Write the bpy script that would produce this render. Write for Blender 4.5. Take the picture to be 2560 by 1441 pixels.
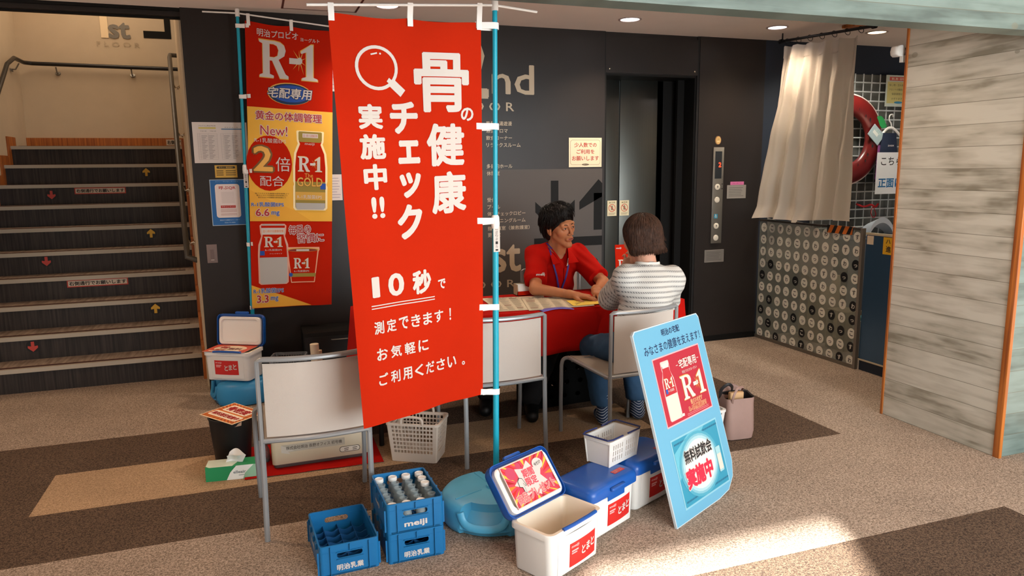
import bpy, math, random
from math import sin, cos, pi, radians, sqrt
from mathutils import Vector, Matrix, noise
from mathutils.geometry import tessellate_polygon
import numpy as np
S = bpy.context.scene
for o in list(bpy.data.objects): bpy.data.objects.remove(o)
col = S.collection

# ------------------------------------------------------------------ camera
cam = bpy.data.cameras.new('camera'); camo = bpy.data.objects.new('camera', cam); col.objects.link(camo)
yaw, pitch, roll = radians(19.23), radians(9.23), radians(-.69)
fw = Vector((sin(yaw)*cos(pitch), cos(yaw)*cos(pitch), -sin(pitch)))
rt = Vector((cos(yaw), -sin(yaw), 0)); up = rt.cross(fw)
r2 = rt*cos(roll)+up*sin(roll); u2 = -rt*sin(roll)+up*cos(roll)
camo.matrix_world = Matrix(((r2.x, u2.x, -fw.x, 0), (r2.y, u2.y, -fw.y, 0), (r2.z, u2.z, -fw.z, 1.56), (0, 0, 0, 1)))
cam.sensor_width = 36; cam.lens = 1824.0/2560*36; cam.clip_start = .05
S.camera = camo

# ------------------------------------------------------------------ view, world, daylight
S.view_settings.view_transform = 'Standard'; S.view_settings.look = 'None'
S.view_settings.exposure = 0.0; S.view_settings.gamma = 1; S.view_settings.use_curve_mapping = False
W = bpy.data.worlds.new('sky'); S.world = W; W.use_nodes = True
W.node_tree.nodes['Background'].inputs[0].default_value = (.86, .94, 1, 1)
W.node_tree.nodes['Background'].inputs[1].default_value = .55

def lamp(name, kind, loc, energy, color, target=None, **k):
    d = bpy.data.lights.new(name, kind); d.energy = energy; d.color = color
    for a, b in k.items(): setattr(d, a, b)
    o = bpy.data.objects.new(name, d); col.objects.link(o); o.location = loc
    if target is not None: o.rotation_euler = (Vector(target)-Vector(loc)).to_track_quat('-Z', 'Y').to_euler()
    return o
# daylight through the glazed entrance behind the viewer
lamp('entrance_daylight', 'AREA', (2.9, -1.9, 1.5), 190, (.90, .97, 1), (2.9, 4, .8), shape='RECTANGLE', size=3.6, size_y=2.2, spread=radians(130))
sun = lamp('sun', 'SUN', (0, -4, 5), 70.0, (1, .96, .90), None, angle=radians(1.4))
sun.rotation_euler = Vector((.98, 1.96, -1.0)).to_track_quat('-Z', 'Y').to_euler()
WARM = (1, .76, .56)
DOWN = [(.918, 5.09), (2.711, 5.044), (4.0, 5.0)]
for (x, y), e_ in zip(DOWN, (80, 80, 56)):
    lamp('downlight_or_fill', 'SPOT', (x, y, 2.625), e_, WARM, (x, y, 0), spot_size=radians(125), spot_blend=.9, shadow_soft_size=.05)
for x, y, e_, c_ in [(-1.5, 4.1, 85, (1, .66, .40)), (.0, 2.2, 24, (1, .70, .46)), (2.9, 3.2, 45, WARM)]:  # warm fill spots added without fixtures, to brighten the floor and front things
    lamp('downlight_or_fill', 'SPOT', (x, y, 2.625), e_, c_, (x, y, 0), spot_size=radians(140), spot_blend=.9, shadow_soft_size=.05)
lamp('side_room_lamp', 'SPOT', (4.96, 4.95, 2.60), 70, (1, .93, .80), (4.96, 4.95, 0), spot_size=radians(150), spot_blend=.8, shadow_soft_size=.08)
lamp('stairwell_lamp', 'AREA', (-1.4, 8.0, 3.9), 20, (1, .76, .54), (-1.4, 8.0, 0), shape='RECTANGLE', size=.9, size_y=1.6)

# ------------------------------------------------------------------ helpers
def lin(h):
    h = h.lstrip('#'); c = [int(h[i:i+2], 16)/255 for i in (0, 2, 4)]
    return [x/12.92 if x <= .04045 else ((x+.055)/1.055)**2.4 for x in c]
MATS = {}
def mk(name, hexc, rough=.6, metal=0, var=0, vscale=20, bump=0, bscale=200, spec=.5, alpha=1, trans=0, emit=0, ior=1.45, stretch=None, sheen=0):
    m = bpy.data.materials.new(name); m.use_nodes = True; nt = m.node_tree; b = nt.nodes['Principled BSDF']
    c = lin(hexc)+[1]
    b.inputs['Base Color'].default_value = c; b.inputs['Roughness'].default_value = rough; b.inputs['Metallic'].default_value = metal
    b.inputs['Specular IOR Level'].default_value = spec; b.inputs['Alpha'].default_value = alpha
    b.inputs['Transmission Weight'].default_value = trans; b.inputs['IOR'].default_value = ior
    if emit: b.inputs['Emission Color'].default_value = c; b.inputs['Emission Strength'].default_value = emit
    if sheen: b.inputs['Sheen Weight'].default_value = sheen
    if var or bump:
        tc = nt.nodes.new('ShaderNodeTexCoord'); mp = nt.nodes.new('ShaderNodeMapping'); nt.links.new(tc.outputs['Object'], mp.inputs[0])
        if stretch: mp.inputs['Scale'].default_value = stretch
    if var:
        n = nt.nodes.new('ShaderNodeTexNoise'); n.inputs['Scale'].default_value = vscale; n.inputs['Detail'].default_value = 4
        nt.links.new(mp.outputs[0], n.inputs[0])
        mr = nt.nodes.new('ShaderNodeMapRange'); mr.inputs[1].default_value = .3; mr.inputs[2].default_value = .7
        mr.inputs[3].default_value = 1-var; mr.inputs[4].default_value = 1+var
        mx = nt.nodes.new('ShaderNodeVectorMath'); mx.operation = 'SCALE'; mx.inputs[0].default_value = c[:3]
        nt.links.new(n.outputs[0], mr.inputs[0]); nt.links.new(mr.outputs[0], mx.inputs['Scale']); nt.links.new(mx.outputs[0], b.inputs['Base Color'])
    if bump:
        n2 = nt.nodes.new('ShaderNodeTexNoise'); n2.inputs['Scale'].default_value = bscale; nt.links.new(mp.outputs[0], n2.inputs[0])
        bp = nt.nodes.new('ShaderNodeBump'); bp.inputs['Strength'].default_value = bump; bp.inputs['Distance'].default_value = .002
        nt.links.new(n2.outputs[0], bp.inputs['Height']); nt.links.new(bp.outputs[0], b.inputs['Normal'])
    MATS[name] = m; return m
def M(n):
    if n in MATS: return MATS[n]
    if n.startswith('#'): return mk(n, n, .6)
    raise KeyError(n)

def tag(o, label=None, cat=None, group=None, kind=None):
    if label: o['label'] = label
    if cat: o['category'] = cat
    if group: o['group'] = group
    if kind: o['kind'] = kind
    return o
def empty(name, loc=(0, 0, 0), rz=0, label=None, cat=None, group=None):
    o = bpy.data.objects.new(name, None); col.objects.link(o); o.location = loc; o.rotation_euler = (0, 0, rz)
    o.empty_display_size = .05
    return tag(o, label, cat, group)
def rot(rx=0, ry=0, rz=0, loc=(0, 0, 0)):
    return Matrix.Translation(loc) @ Matrix.Rotation(rz, 4, 'Z') @ Matrix.Rotation(ry, 4, 'Y') @ Matrix.Rotation(rx, 4, 'X')

class MB:
    def __init__(s): s.v = []; s.f = []; s.m = []; s.s = []; s.keys = []
    def k(s, key):
        if key not in s.keys: s.keys.append(key)
        return s.keys.index(key)
    def add(s, verts, faces, mat=None, smooth=False, T=None):
        n = len(s.v); ki = s.k(mat)
        s.v += [tuple(T @ Vector(v)) if T else tuple(v) for v in verts]
        s.f += [tuple(i+n for i in f) for f in faces]; s.m += [ki]*len(faces); s.s += [smooth]*len(faces)
        return s
    def box(s, x0, x1, y0, y1, z0, z1, mat=None, T=None):
        v = [(x, y, z) for z in (z0, z1) for y in (y0, y1) for x in (x0, x1)]
        return s.add(v, [(0, 2, 3, 1), (4, 5, 7, 6), (0, 1, 5, 4), (2, 6, 7, 3), (0, 4, 6, 2), (1, 3, 7, 5)], mat, False, T)
    def loft(s, rings, mat=None, smooth=True, cap0=True, cap1=True, closed=True, T=None):
        n = len(rings[0]); v = [p for r in rings for p in r]; f = []
        for i in range(len(rings)-1):
            for j in range(n if closed else n-1):
                a = i*n+j; b = i*n+(j+1) % n; f.append((a, b, b+n, a+n))
        if cap0: f.append(tuple(range(n-1, -1, -1)))
        if cap1: f.append(tuple(range((len(rings)-1)*n, len(rings)*n)))
        return s.add(v, f, mat, smooth, T)
    def rbox(s, x0, x1, y0, y1, z0, z1, r=.01, b=.004, mat=None, tx=0, ty=0, T=None, smooth=True):
        """rounded box: corner radius r in plan, edge bevel b, top grown by tx, ty"""
        rings = []
        for z, ins in ((z0, b), (z0+b*.3, b*.3), (z0+b, 0), (z1-b, 0), (z1-b*.3, b*.3), (z1, b)):
            t = (z-z0)/(z1-z0) if z1 > z0 else 0
            rings.append([(x, y, z) for x, y in rrect(x0-tx*t+ins, x1+tx*t-ins, y0-ty*t+ins, y1+ty*t-ins, r)])
        return s.loft(rings, mat, smooth, T=T)
    def tube(s, pts, r, mat=None, n=8, closed=False, T=None, smooth=True, flat=None):
        pts = [Vector(p) for p in pts]; rings = []; N = len(pts); pu = None
        for i, p in enumerate(pts):
            a = pts[(i-1) % N] if (closed or i > 0) else p; b = pts[(i+1) % N] if (closed or i < N-1) else p
            d = (b-a).normalized() if (b-a).length > 1e-9 else Vector((0, 0, 1))
            if pu is None:
                pu = Vector((0, 0, 1)) if abs(d.z) < .9 else Vector((1, 0, 0))
            side = d.cross(pu)
            side = side.normalized() if side.length > 1e-6 else Vector((1, 0, 0))
            pu = side.cross(d).normalized()
            rr = r[i] if isinstance(r, (list, tuple)) else r
            q = flat or (1, 1)
            rings.append([tuple(p+side*(cos(t)*rr*q[0])+pu*(sin(t)*rr*q[1])) for t in [2*pi*k/n+pi/n for k in range(n)]])
        if closed: rings.append(rings[0])
        return s.loft(rings, mat, smooth, not closed, not closed, T=T)
    def lathe(s, prof, n=24, c=(0, 0, 0), mat=None, T=None, smooth=True, cap0=False, cap1=False):
        rings = [[(c[0]+r*cos(2*pi*k/n), c[1]+r*sin(2*pi*k/n), c[2]+z) for k in range(n)] for r, z in prof]
        return s.loft(rings, mat, smooth, cap0, cap1, T=T)
    def grid(s, fn, nu, nv, mat=None, smooth=True, T=None):
        v = [fn(i/nu, j/nv) for j in range(nv+1) for i in range(nu+1)]
        f = [(j*(nu+1)+i, j*(nu+1)+i+1, (j+1)*(nu+1)+i+1, (j+1)*(nu+1)+i) for j in range(nv) for i in range(nu)]
        return s.add(v, f, mat, smooth, T)
    def slab(s, fn, nu, nv, th, mat=None, T=None, nrm=None):
        """cloth-like sheet with thickness th along nrm"""
        nrm = Vector(nrm or (0, 1, 0)); W1 = nu+1
        g = [Vector(fn(i/nu, j/nv)) for j in range(nv+1) for i in range(nu+1)]
        v = [tuple(p-nrm*th/2) for p in g]+[tuple(p+nrm*th/2) for p in g]; N = len(g)
        f = []
        for j in range(nv):
            for i in range(nu):
                a = j*W1+i; f += [(a, a+1, a+1+W1, a+W1), (N+a, N+a+W1, N+a+1+W1, N+a+1)]
        for i in range(nu):
            a = i; b = nv*W1+i; f += [(a, N+a, N+a+1, a+1), (b, b+1, N+b+1, N+b)]
        for j in range(nv):
            a = j*W1; b = a+nu; f += [(a, a+W1, N+a+W1, N+a), (b, N+b, N+b+W1, b+W1)]
        return s.add(v, f, mat, True, T)
    def plate(s, outline, holes, th, mat=None, T=None, centered=False):
        """flat plate in xy with holes, thickness th along +z"""
        loops = [[Vector((p[0], p[1], 0)) for p in outline]]+[[Vector((p[0], p[1], 0)) for p in h] for h in holes]
        tri = tessellate_polygon(loops); flat = [p for l in loops for p in l]; N = len(flat)
        z0 = -th/2 if centered else 0
        v = [(p.x, p.y, z0) for p in flat]+[(p.x, p.y, z0+th) for p in flat]
        f = [t for t in tri]+[(a+N, c+N, b+N) for a, b, c in tri]; k = 0
        for l in loops:
            n = len(l)
            for i in range(n): a = k+i; b = k+(i+1) % n; f.append((a, b, b+N, a+N))
            k += n
        return s.add(v, f, mat, False, T)
    def build(s, name, parent=None, mat=None, loc=None, autos=True, mods=None):
        me = bpy.data.meshes.new(name); me.from_pydata(s.v, [], s.f)
        for key in s.keys: me.materials.append(M(key if key is not None else (mat or '#888888')))
        me.polygons.foreach_set('material_index', s.m); me.polygons.foreach_set('use_smooth', s.s)
        me.update()
        if autos:
            try: me.set_sharp_from_angle(angle=radians(38))
            except Exception: pass
        o = bpy.data.objects.new(name, me); col.objects.link(o)
        if parent: o.parent = parent
        if loc: o.location = loc
        return o
def rrect(x0, x1, y0, y1, r, n=4):
    r = min(r, (x1-x0)/2*.99, (y1-y0)/2*.99); out = []
    for cx, cy, a0 in ((x1-r, y0+r, -pi/2), (x1-r, y1-r, 0), (x0+r, y1-r, pi/2), (x0+r, y0+r, pi)):
        for k in range(n+1): a = a0+pi/2*k/n; out.append((cx+r*cos(a), cy+r*sin(a)))
    return out
def circ(cx, cy, rx, ry=None, n=24, a0=0): ry = ry or rx; return [(cx+rx*cos(a0+2*pi*k/n), cy+ry*sin(a0+2*pi*k/n)) for k in range(n)]
def sm(pts, n=6):
    """Catmull-Rom through pts"""
    P = [Vector(p) for p in pts]; out = []
    for i in range(len(P)-1):
        a = P[max(i-1, 0)]; b = P[i]; c = P[i+1]; d = P[min(i+2, len(P)-1)]
        for k in range(n):
            t = k/n; out.append(.5*((2*b)+(c-a)*t+(2*a-5*b+4*c-d)*t*t+(3*b-a-3*c+d)*t**3))
    out.append(P[-1]); return out

_T = {}
def glyphs(s, off=0.0, res=2):
    key = (s, off, res)
    if key not in _T:
        c = bpy.data.curves.new('t', 'FONT'); c.body = s; c.offset = off; c.resolution_u = res
        o = bpy.data.objects.new('t', c); col.objects.link(o); dg = bpy.context.evaluated_depsgraph_get(); dg.update()
        me = o.evaluated_get(dg).to_mesh()
        V = [(v.co.x, v.co.y) for v in me.vertices]; F_ = [tuple(p.vertices) for p in me.polygons]
        bpy.data.objects.remove(o); bpy.data.curves.remove(c)
        if not V: V = [(0, 0)]
        xs = [v[0] for v in V]; ys = [v[1] for v in V]
        _T[key] = (V, F_, min(xs), max(xs), min(ys), max(ys))
    return _T[key]
class Art:
    """flat print: layers of shapes in (u, v), in metres, later laid onto a surface"""
    def __init__(s): s.it = []; s.L = 1
    def poly(s, pts, mat, holes=(), L=None):
        loops = [[Vector((p[0], p[1], 0)) for p in pts]]+[[Vector((p[0], p[1], 0)) for p in h] for h in holes]
        flat = [(p.x, p.y) for l in loops for p in l]
        s.it.append((flat, [tuple(t) for t in tessellate_polygon(loops)], s.L if L is None else L, mat)); return s
    def rect(s, x0, y0, x1, y1, mat, L=None, r=0, n=(1, 1)):
        if r: return s.poly(rrect(x0, x1, y0, y1, r), mat, L=L)
        nx, ny = n
        V = [(x0+(x1-x0)*i/nx, y0+(y1-y0)*j/ny) for j in range(ny+1) for i in range(nx+1)]
        F_ = [(j*(nx+1)+i, j*(nx+1)+i+1, (j+1)*(nx+1)+i+1, (j+1)*(nx+1)+i) for j in range(ny) for i in range(nx)]
        s.it.append((V, F_, s.L if L is None else L, mat)); return s
    def disc(s, x, y, r, mat, ry=None, L=None, n=28): return s.poly(circ(x, y, r, ry, n), mat, L=L)
    def ring(s, x, y, r, w, mat, ry=None, L=None):
        ry = ry or r; n = 32; A = circ(x, y, r, ry, n); B = circ(x, y, r-w, ry-w, n)
        s.it.append((A+B, [(i, (i+1) % n, n+(i+1) % n, n+i) for i in range(n)], s.L if L is None else L, mat)); return s
    def frame(s, x0, y0, x1, y1, w, mat, L=None):
        s.rect(x0, y0, x1, y0+w, mat, L); s.rect(x0, y1-w, x1, y1, mat, L); s.rect(x0, y0+w, x0+w, y1-w, mat, L); s.rect(x1-w, y0+w, x1, y1-w, mat, L); return s
    def line(s, pts, w, mat, L=None):
        for (x0, y0), (x1, y1) in zip(pts, pts[1:]):
            d = Vector((x1-x0, y1-y0)); nn = Vector((-d.y, d.x)).normalized()*w/2
            s.poly([(x0+nn.x, y0+nn.y), (x0-nn.x, y0-nn.y), (x1-nn.x, y1-nn.y), (x1+nn.x, y1+nn.y)], mat, L=L)
        return s
    def text(s, t, x, y, w, h, mat, off=0, out=None, outoff=.05, L=None, rotd=0, shear=0, res=2):
        """text fitted into the box with centre x, y, width w, height h"""
        V, F_, a, b, c, d = glyphs(t, 0, res)
        sx = w/max(b-a+2*off, 1e-6); sy = h/max(d-c+2*off, 1e-6); mx, my = (a+b)/2, (c+d)/2; cr, sr = cos(radians(rotd)), sin(radians(rotd))
        def tr(Q):
            o = []
            for p in Q:
                X = (p[0]-mx)*sx; Y = (p[1]-my)*sy; X += shear*Y; o.append((x+X*cr-Y*sr, y+X*sr+Y*cr))
            return o
        L = s.L if L is None else L
        def fat(r, m, lv):      # bold strokes: the glyph laid down several times around a small circle
            n = 1 if r <= 0 else (4 if r < .018 else 8)
            for k in range(n):
                t_ = 2*pi*k/n+.4; dx, dy = (r*cos(t_), r*sin(t_)) if n > 1 else (0, 0)
                s.it.append((tr([(p[0]+dx, p[1]+dy) for p in V]), F_, lv+k*.03, m))
        if out: fat(off+outoff, out, L); L += 1
        fat(off, mat, L); return s
    def column(s, t, x, y, w, h, mat, gap=0, **k):
        """vertical writing from the top, each character fitted to w x h"""
        for ch in t:
            s.text(ch, x, y-h/2, w, h, mat, **k); y -= h+gap
        return s
    def merge(s, a, x, y, sc=1, L=0, rotd=0):
        cr, sr = cos(radians(rotd)), sin(radians(rotd))
        for V, F_, l, m in a.it: s.it.append(([(x+(p[0]*cr-p[1]*sr)*sc, y+(p[0]*sr+p[1]*cr)*sc) for p in V], F_, l+L, m))
        return s
    def put(s, mb, fn, eps=.0006, sub=0):
        for V, F_, l, m in s.it:
            if sub:
                V = [tuple(q[:2]) for q in V]; work = []; F2 = []; cache = {}
                for f in F_:
                    for k in range(1, len(f)-1): work.append((f[0], f[k], f[k+1]))
                while work:
                    a, b, c = work.pop(); E = [(a, b, c), (b, c, a), (c, a, b)]
                    d, (i, j, k) = max(((V[e[0]][0]-V[e[1]][0])**2+(V[e[0]][1]-V[e[1]][1])**2, e) for e in E)
                    if d < sub*sub: F2.append((a, b, c)); continue
                    key = (min(i, j), max(i, j))
                    if key not in cache: V.append(((V[i][0]+V[j][0])/2, (V[i][1]+V[j][1])/2)); cache[key] = len(V)-1
                    n = cache[key]; work.append((i, n, k)); work.append((n, j, k))
                F_ = F2
            mb.add([fn(u, v, l*eps) for u, v in V], F_, m, False)
        return mb
def onplane(o, ux, uy):
    """map (u, v, d) to a plane with origin o and axes ux, uy; d goes along the normal"""
    o = Vector(o); ux = Vector(ux).normalized(); uy = Vector(uy).normalized(); nn = ux.cross(uy)
    return lambda u, v, d: tuple(o+ux*u+uy*v+nn*d)
def wallfn(Y): return lambda u, v, d: (u, Y-d, v)
def sheet(name, label, cat, art, w, h, fn, back='#e8e4dc', parent=None, th=.001, group=None, L0=0):
    """thin printed sheet: u 0..w, v 0..h"""
    mb = MB()
    P = [(0, 0), (w, 0), (w, h), (0, h)]
    v = [fn(a, b, 0) for a, b in P]+[fn(a, b, th) for a, b in P]
    mb.add(v, [(3, 2, 1, 0), (4, 5, 6, 7), (0, 1, 5, 4), (1, 2, 6, 5), (2, 3, 7, 6), (3, 0, 4, 7)], back)
    art.put(mb, lambda a, b, d: fn(a, b, th+d+.0004), .0004)
    return tag(mb.build(name, parent), label, cat, group)
def dup(o, parent=None, **k):
    c = o.copy(); col.objects.link(c); c.parent = parent
    for ch in o.children: dup(ch, c)
    for a, b in k.items(): c[a] = b
    return c
# ------------------------------------------------------------------ materials of the place
def nodes(m): return m.node_tree, m.node_tree.nodes, m.node_tree.links, m.node_tree.nodes['Principled BSDF']
def carpet(name, c0, c1):
    m = mk(name, c0, .95, spec=.15); nt, N, Lk, b = nodes(m)
    tc = N.new('ShaderNodeTexCoord')
    n = N.new('ShaderNodeTexNoise'); n.inputs['Scale'].default_value = 130; n.inputs['Detail'].default_value = 3; n.inputs['Distortion'].default_value = 1.2
    n2 = N.new('ShaderNodeTexNoise'); n2.inputs['Scale'].default_value = 3; n2.inputs['Detail'].default_value = 3
    r = N.new('ShaderNodeValToRGB'); r.color_ramp.elements[0].position = .40; r.color_ramp.elements[1].position = .60
    r.color_ramp.elements[0].color = lin(c1)+[1]; r.color_ramp.elements[1].color = lin(c0)+[1]
    mx = N.new('ShaderNodeMix'); mx.data_type = 'RGBA'; mx.blend_type = 'MULTIPLY'; mx.inputs['Factor'].default_value = .35
    Lk.new(tc.outputs['Object'], n.inputs[0]); Lk.new(tc.outputs['Object'], n2.inputs[0]); Lk.new(n.outputs[0], r.inputs[0])
    Lk.new(r.outputs[0], mx.inputs['A']); Lk.new(n2.outputs[0], mx.inputs['B']); Lk.new(mx.outputs['Result'], b.inputs['Base Color'])
    bp = N.new('ShaderNodeBump'); bp.inputs['Strength'].default_value = .7; bp.inputs['Distance'].default_value = .004
    Lk.new(n.outputs[0], bp.inputs['Height']); Lk.new(bp.outputs[0], b.inputs['Normal'])
carpet('carpet_mid', '#c2ae9c', '#7c6d5f'); carpet('carpet_dark', '#74604f', '#3f332b'); carpet('carpet_tan', '#c4a584', '#9a8064')
def streaky(name, ca, cb, scale, rough, axis):
    m = mk(name, ca, rough); nt, N, Lk, b = nodes(m)
    tc = N.new('ShaderNodeTexCoord'); mp = N.new('ShaderNodeMapping'); mp.inputs['Scale'].default_value = scale
    n = N.new('ShaderNodeTexNoise'); n.inputs['Scale'].default_value = 1; n.inputs['Detail'].default_value = 5
    r = N.new('ShaderNodeValToRGB'); r.color_ramp.elements[0].position = .35; r.color_ramp.elements[1].position = .68
    r.color_ramp.elements[0].color = lin(ca)+[1]; r.color_ramp.elements[1].color = lin(cb)+[1]
    Lk.new(tc.outputs['Object'], mp.inputs[0]); Lk.new(mp.outputs[0], n.inputs[0]); Lk.new(n.outputs[0], r.inputs[0]); Lk.new(r.outputs[0], b.inputs['Base Color'])
streaky('riser', '#141110', '#38302c', (70, 2, 2.5), .55, 'x'); streaky('tread', '#7a6b60', '#a89788', (45, 4, 4), .6, 'x')
streaky('oak_trim', '#8a4a20', '#c0722f', (60, 60, 2), .45, 'z')
def boards(name, axis, ca, cb, cc, tint=None, rough=.42):
    """board-marked concrete: horizontal boards .118 high with grain, knots and dark joints"""
    m = mk(name, ca, rough); nt, N, Lk, b = nodes(m)
    tc = N.new('ShaderNodeTexCoord'); sp = N.new('ShaderNodeSeparateXYZ'); Lk.new(tc.outputs['Object'], sp.inputs[0])
    def math_(op, a, v=None, w=None):
        q = N.new('ShaderNodeMath'); q.operation = op
        for i, x in enumerate((a, v, w)):
            if x is None: continue
            if isinstance(x, (int, float)): q.inputs[i].default_value = x
            else: Lk.new(x, q.inputs[i])
        return q.outputs[0]
    row = math_('DIVIDE', sp.outputs[2], .118); fl = math_('FLOOR', row); fr = math_('FRACT', row)
    wn = N.new('ShaderNodeTexWhiteNoise'); wn.noise_dimensions = '1D'; Lk.new(fl, wn.inputs['W'])
    cmb = N.new('ShaderNodeCombineXYZ'); along = sp.outputs[1] if axis == 'y' else sp.outputs[0]
    Lk.new(math_('ADD', along, math_('MULTIPLY', wn.outputs[0], 9)), cmb.inputs[0]); Lk.new(sp.outputs[2], cmb.inputs[2])
    mp = N.new('ShaderNodeMapping'); mp.inputs['Scale'].default_value = (2.2, 1, 26); Lk.new(cmb.outputs[0], mp.inputs[0])
    g = N.new('ShaderNodeTexNoise'); g.inputs['Scale'].default_value = 1; g.inputs['Detail'].default_value = 6; g.inputs['Distortion'].default_value = .6; Lk.new(mp.outputs[0], g.inputs[0])
    mp2 = N.new('ShaderNodeMapping'); mp2.inputs['Scale'].default_value = (3.0, 1, 9); Lk.new(cmb.outputs[0], mp2.inputs[0])
    g2 = N.new('ShaderNodeTexNoise'); g2.inputs['Scale'].default_value = 1; g2.inputs['Detail'].default_value = 3; Lk.new(mp2.outputs[0], g2.inputs[0])
    t = math_('ADD', math_('MULTIPLY', g.outputs[0], .55), math_('MULTIPLY', g2.outputs[0], .75)); t = math_('ADD', t, math_('MULTIPLY', wn.outputs[0], .16))
    r = N.new('ShaderNodeValToRGB'); e = r.color_ramp.elements; e[0].position = .55; e[1].position = .86; e[0].color = lin(cc)+[1]; e[1].color = lin(ca)+[1]
    mid = r.color_ramp.elements.new(.68); mid.color = lin(cb)+[1]
    Lk.new(t, r.inputs[0])
    j = math_('LESS_THAN', fr, .03)
    vo = N.new('ShaderNodeTexVoronoi'); vo.inputs['Scale'].default_value = 1; mp3 = N.new('ShaderNodeMapping'); mp3.inputs['Scale'].default_value = (3.1, 1, 4.3)
    Lk.new(cmb.outputs[0], mp3.inputs[0]); Lk.new(mp3.outputs[0], vo.inputs[0]); kn = math_('LESS_THAN', vo.outputs['Distance'], .07)
    mx = N.new('ShaderNodeMix'); mx.data_type = 'RGBA'; Lk.new(math_('MULTIPLY', j, .6), mx.inputs['Factor']); Lk.new(r.outputs[0], mx.inputs['A']); mx.inputs['B'].default_value = lin('#55503f')+[1]
    m2 = N.new('ShaderNodeMix'); m2.data_type = 'RGBA'; Lk.new(math_('MULTIPLY', kn, .45), m2.inputs['Factor']); Lk.new(mx.outputs['Result'], m2.inputs['A']); m2.inputs['B'].default_value = lin('#6b6552')+[1]
    Lk.new(m2.outputs['Result'], b.inputs['Base Color'])
    bp = N.new('ShaderNodeBump'); bp.inputs['Strength'].default_value = .35; bp.inputs['Distance'].default_value = .003
    Lk.new(math_('SUBTRACT', t, math_('MULTIPLY', j, 1.0)), bp.inputs['Height']); Lk.new(bp.outputs[0], b.inputs['Normal'])
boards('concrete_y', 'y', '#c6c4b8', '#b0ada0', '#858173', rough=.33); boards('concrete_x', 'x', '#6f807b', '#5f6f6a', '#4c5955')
mk('ceil', '#e2d6ce', .9, var=.02, vscale=4); mk('dark_panel', '#241f1d', .42, var=.08, vscale=3, bump=.12, bscale=500, spec=.35)
mk('navy_panel', '#252d3a', .5, spec=.3); mk('panel_gray', '#47413d', .6); mk('panel_black', '#100f0e', .6, spec=.2); mk('cream_letter', '#b8a68c', .5)
mk('plaster', '#c9b79c', .9, var=.03, vscale=6, bump=.15, bscale=300); mk('seam', '#0c0b0b', .7)
mk('steel', '#62635f', .34, 1, var=.04, vscale=3, stretch=(30, 30, .4)); mk('steel_dull', '#86827a', .45, .8); mk('mirror_metal', '#cdbfa8', .22, 1)
mk('white_plastic', '#dcdcd8', .4); mk('soft_white', '#d8d4cc', .7); mk('black', '#0e0e0f', .5); mk('rail_black', '#1a1817', .35); mk('rail_gray', '#4a4640', .38)
mk('paper', '#e6e2da', .8); mk('ink', '#1c1a1a', .7); mk('red', '#c01c12', .6); mk('gold', '#d9a441', .5); mk('navy', '#173a80', .6)
mk('nosing', '#a89f90', .5); mk('grip', '#43201a', .8)

def struct(name, mb, **k): return tag(mb.build(name, **k), kind='structure')
# floor of carpet tiles
YR = [-3.3, .725, 2.235, 2.725, 3.235, 3.725, 4.225, 4.73, 6.2]; fm = MB()
def patch(x0, x1, y0, y1, m, z=0): fm.add([(x0, y0, z), (x1, y0, z), (x1, y1, z), (x0, y1, z)], [(0, 1, 2, 3)], m)
xs = [-5, -1.08, 1.17, 2.2, 3.17, 8.5]
for j in range(len(YR)-1):
    for i in range(5):
        y = YR[j]; m = 'carpet_mid'
        if i < 4 and 3.2 < y < 4.6: m = 'carpet_dark'
        if abs(y-3.725) < .01 and i in (1, 2): m = 'carpet_tan'
        if i in (2, 3) and abs(y-.725) < .01: m = 'carpet_dark'
        patch(xs[i], xs[i+1], YR[j], YR[j+1], m)
fm.box(-5, 8.5, -3.3, 6.2, -.06, -.002, 'carpet_mid')
struct('floor', fm)

# back wall of dark laminated panels, with its floor directory lettering
YW = 5.52
mb = MB(); mb.box(-.39, 2.745, YW, 5.67, 0, 2.65, 'dark_panel')
a = Art()
for x in (1.1, -.0): a.rect(x-.0015, 0, x+.0015, 2.65, 'seam')
a.rect(.4, 0, 2.745, .1, 'panel_black')
a.rect(1.2, .12, 2.728, 1.56, 'panel_gray', L=1)
# the big black arrows of the directory
a.poly([(2.268, 1.467), (2.335, 1.467), (2.335, 1.2), (2.268, 1.2)], 'panel_black', L=2)
a.poly([(2.132, 1.30), (2.132, 1.215), (2.268, 1.09), (2.335, 1.09), (2.48, 1.225), (2.48, 1.31), (2.335, 1.18), (2.268, 1.18)], 'panel_black', L=2)
a.poly([(2.521, 1.29), (2.694, 1.473), (2.728, 1.44), (2.728, 1.33), (2.521, 1.225)], 'panel_black', L=2)
a.rect(2.652, 1.055, 2.728, 1.36, 'panel_black', L=2); a.rect(2.12, .927, 2.731, 1.004, 'panel_black', L=2)
a.disc(2.66, .785, .035, 'panel_black', L=2); a.rect(2.64, .12, 2.728, .6, 'panel_black', L=2)
a.text('2', 1.62, 2.33, .27, .46, 'cream_letter', L=3, off=.015); a.text('nd', 1.955, 2.25, .35, .225, 'cream_letter', L=3, off=.012)
a.text('F L O O R', 1.70, 2.043, .52, .068, 'cream_letter', L=3, off=.01)
a.text('1', 1.53, .90, .12, .42, 'cream_letter', L=3, off=.02); a.text('st', 1.885, .855, .24, .225, 'cream_letter', L=3, off=.02)
a.text('F L O O R', 1.69, .65, .52, .062, 'cream_letter', L=3, off=.008)
def entry(t, z, x1=None, h=.034):
    w = len(t)*.0355; a.text(t, 1.727+w/2, z, w, h, 'cream_letter', L=3, off=.012)
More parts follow.
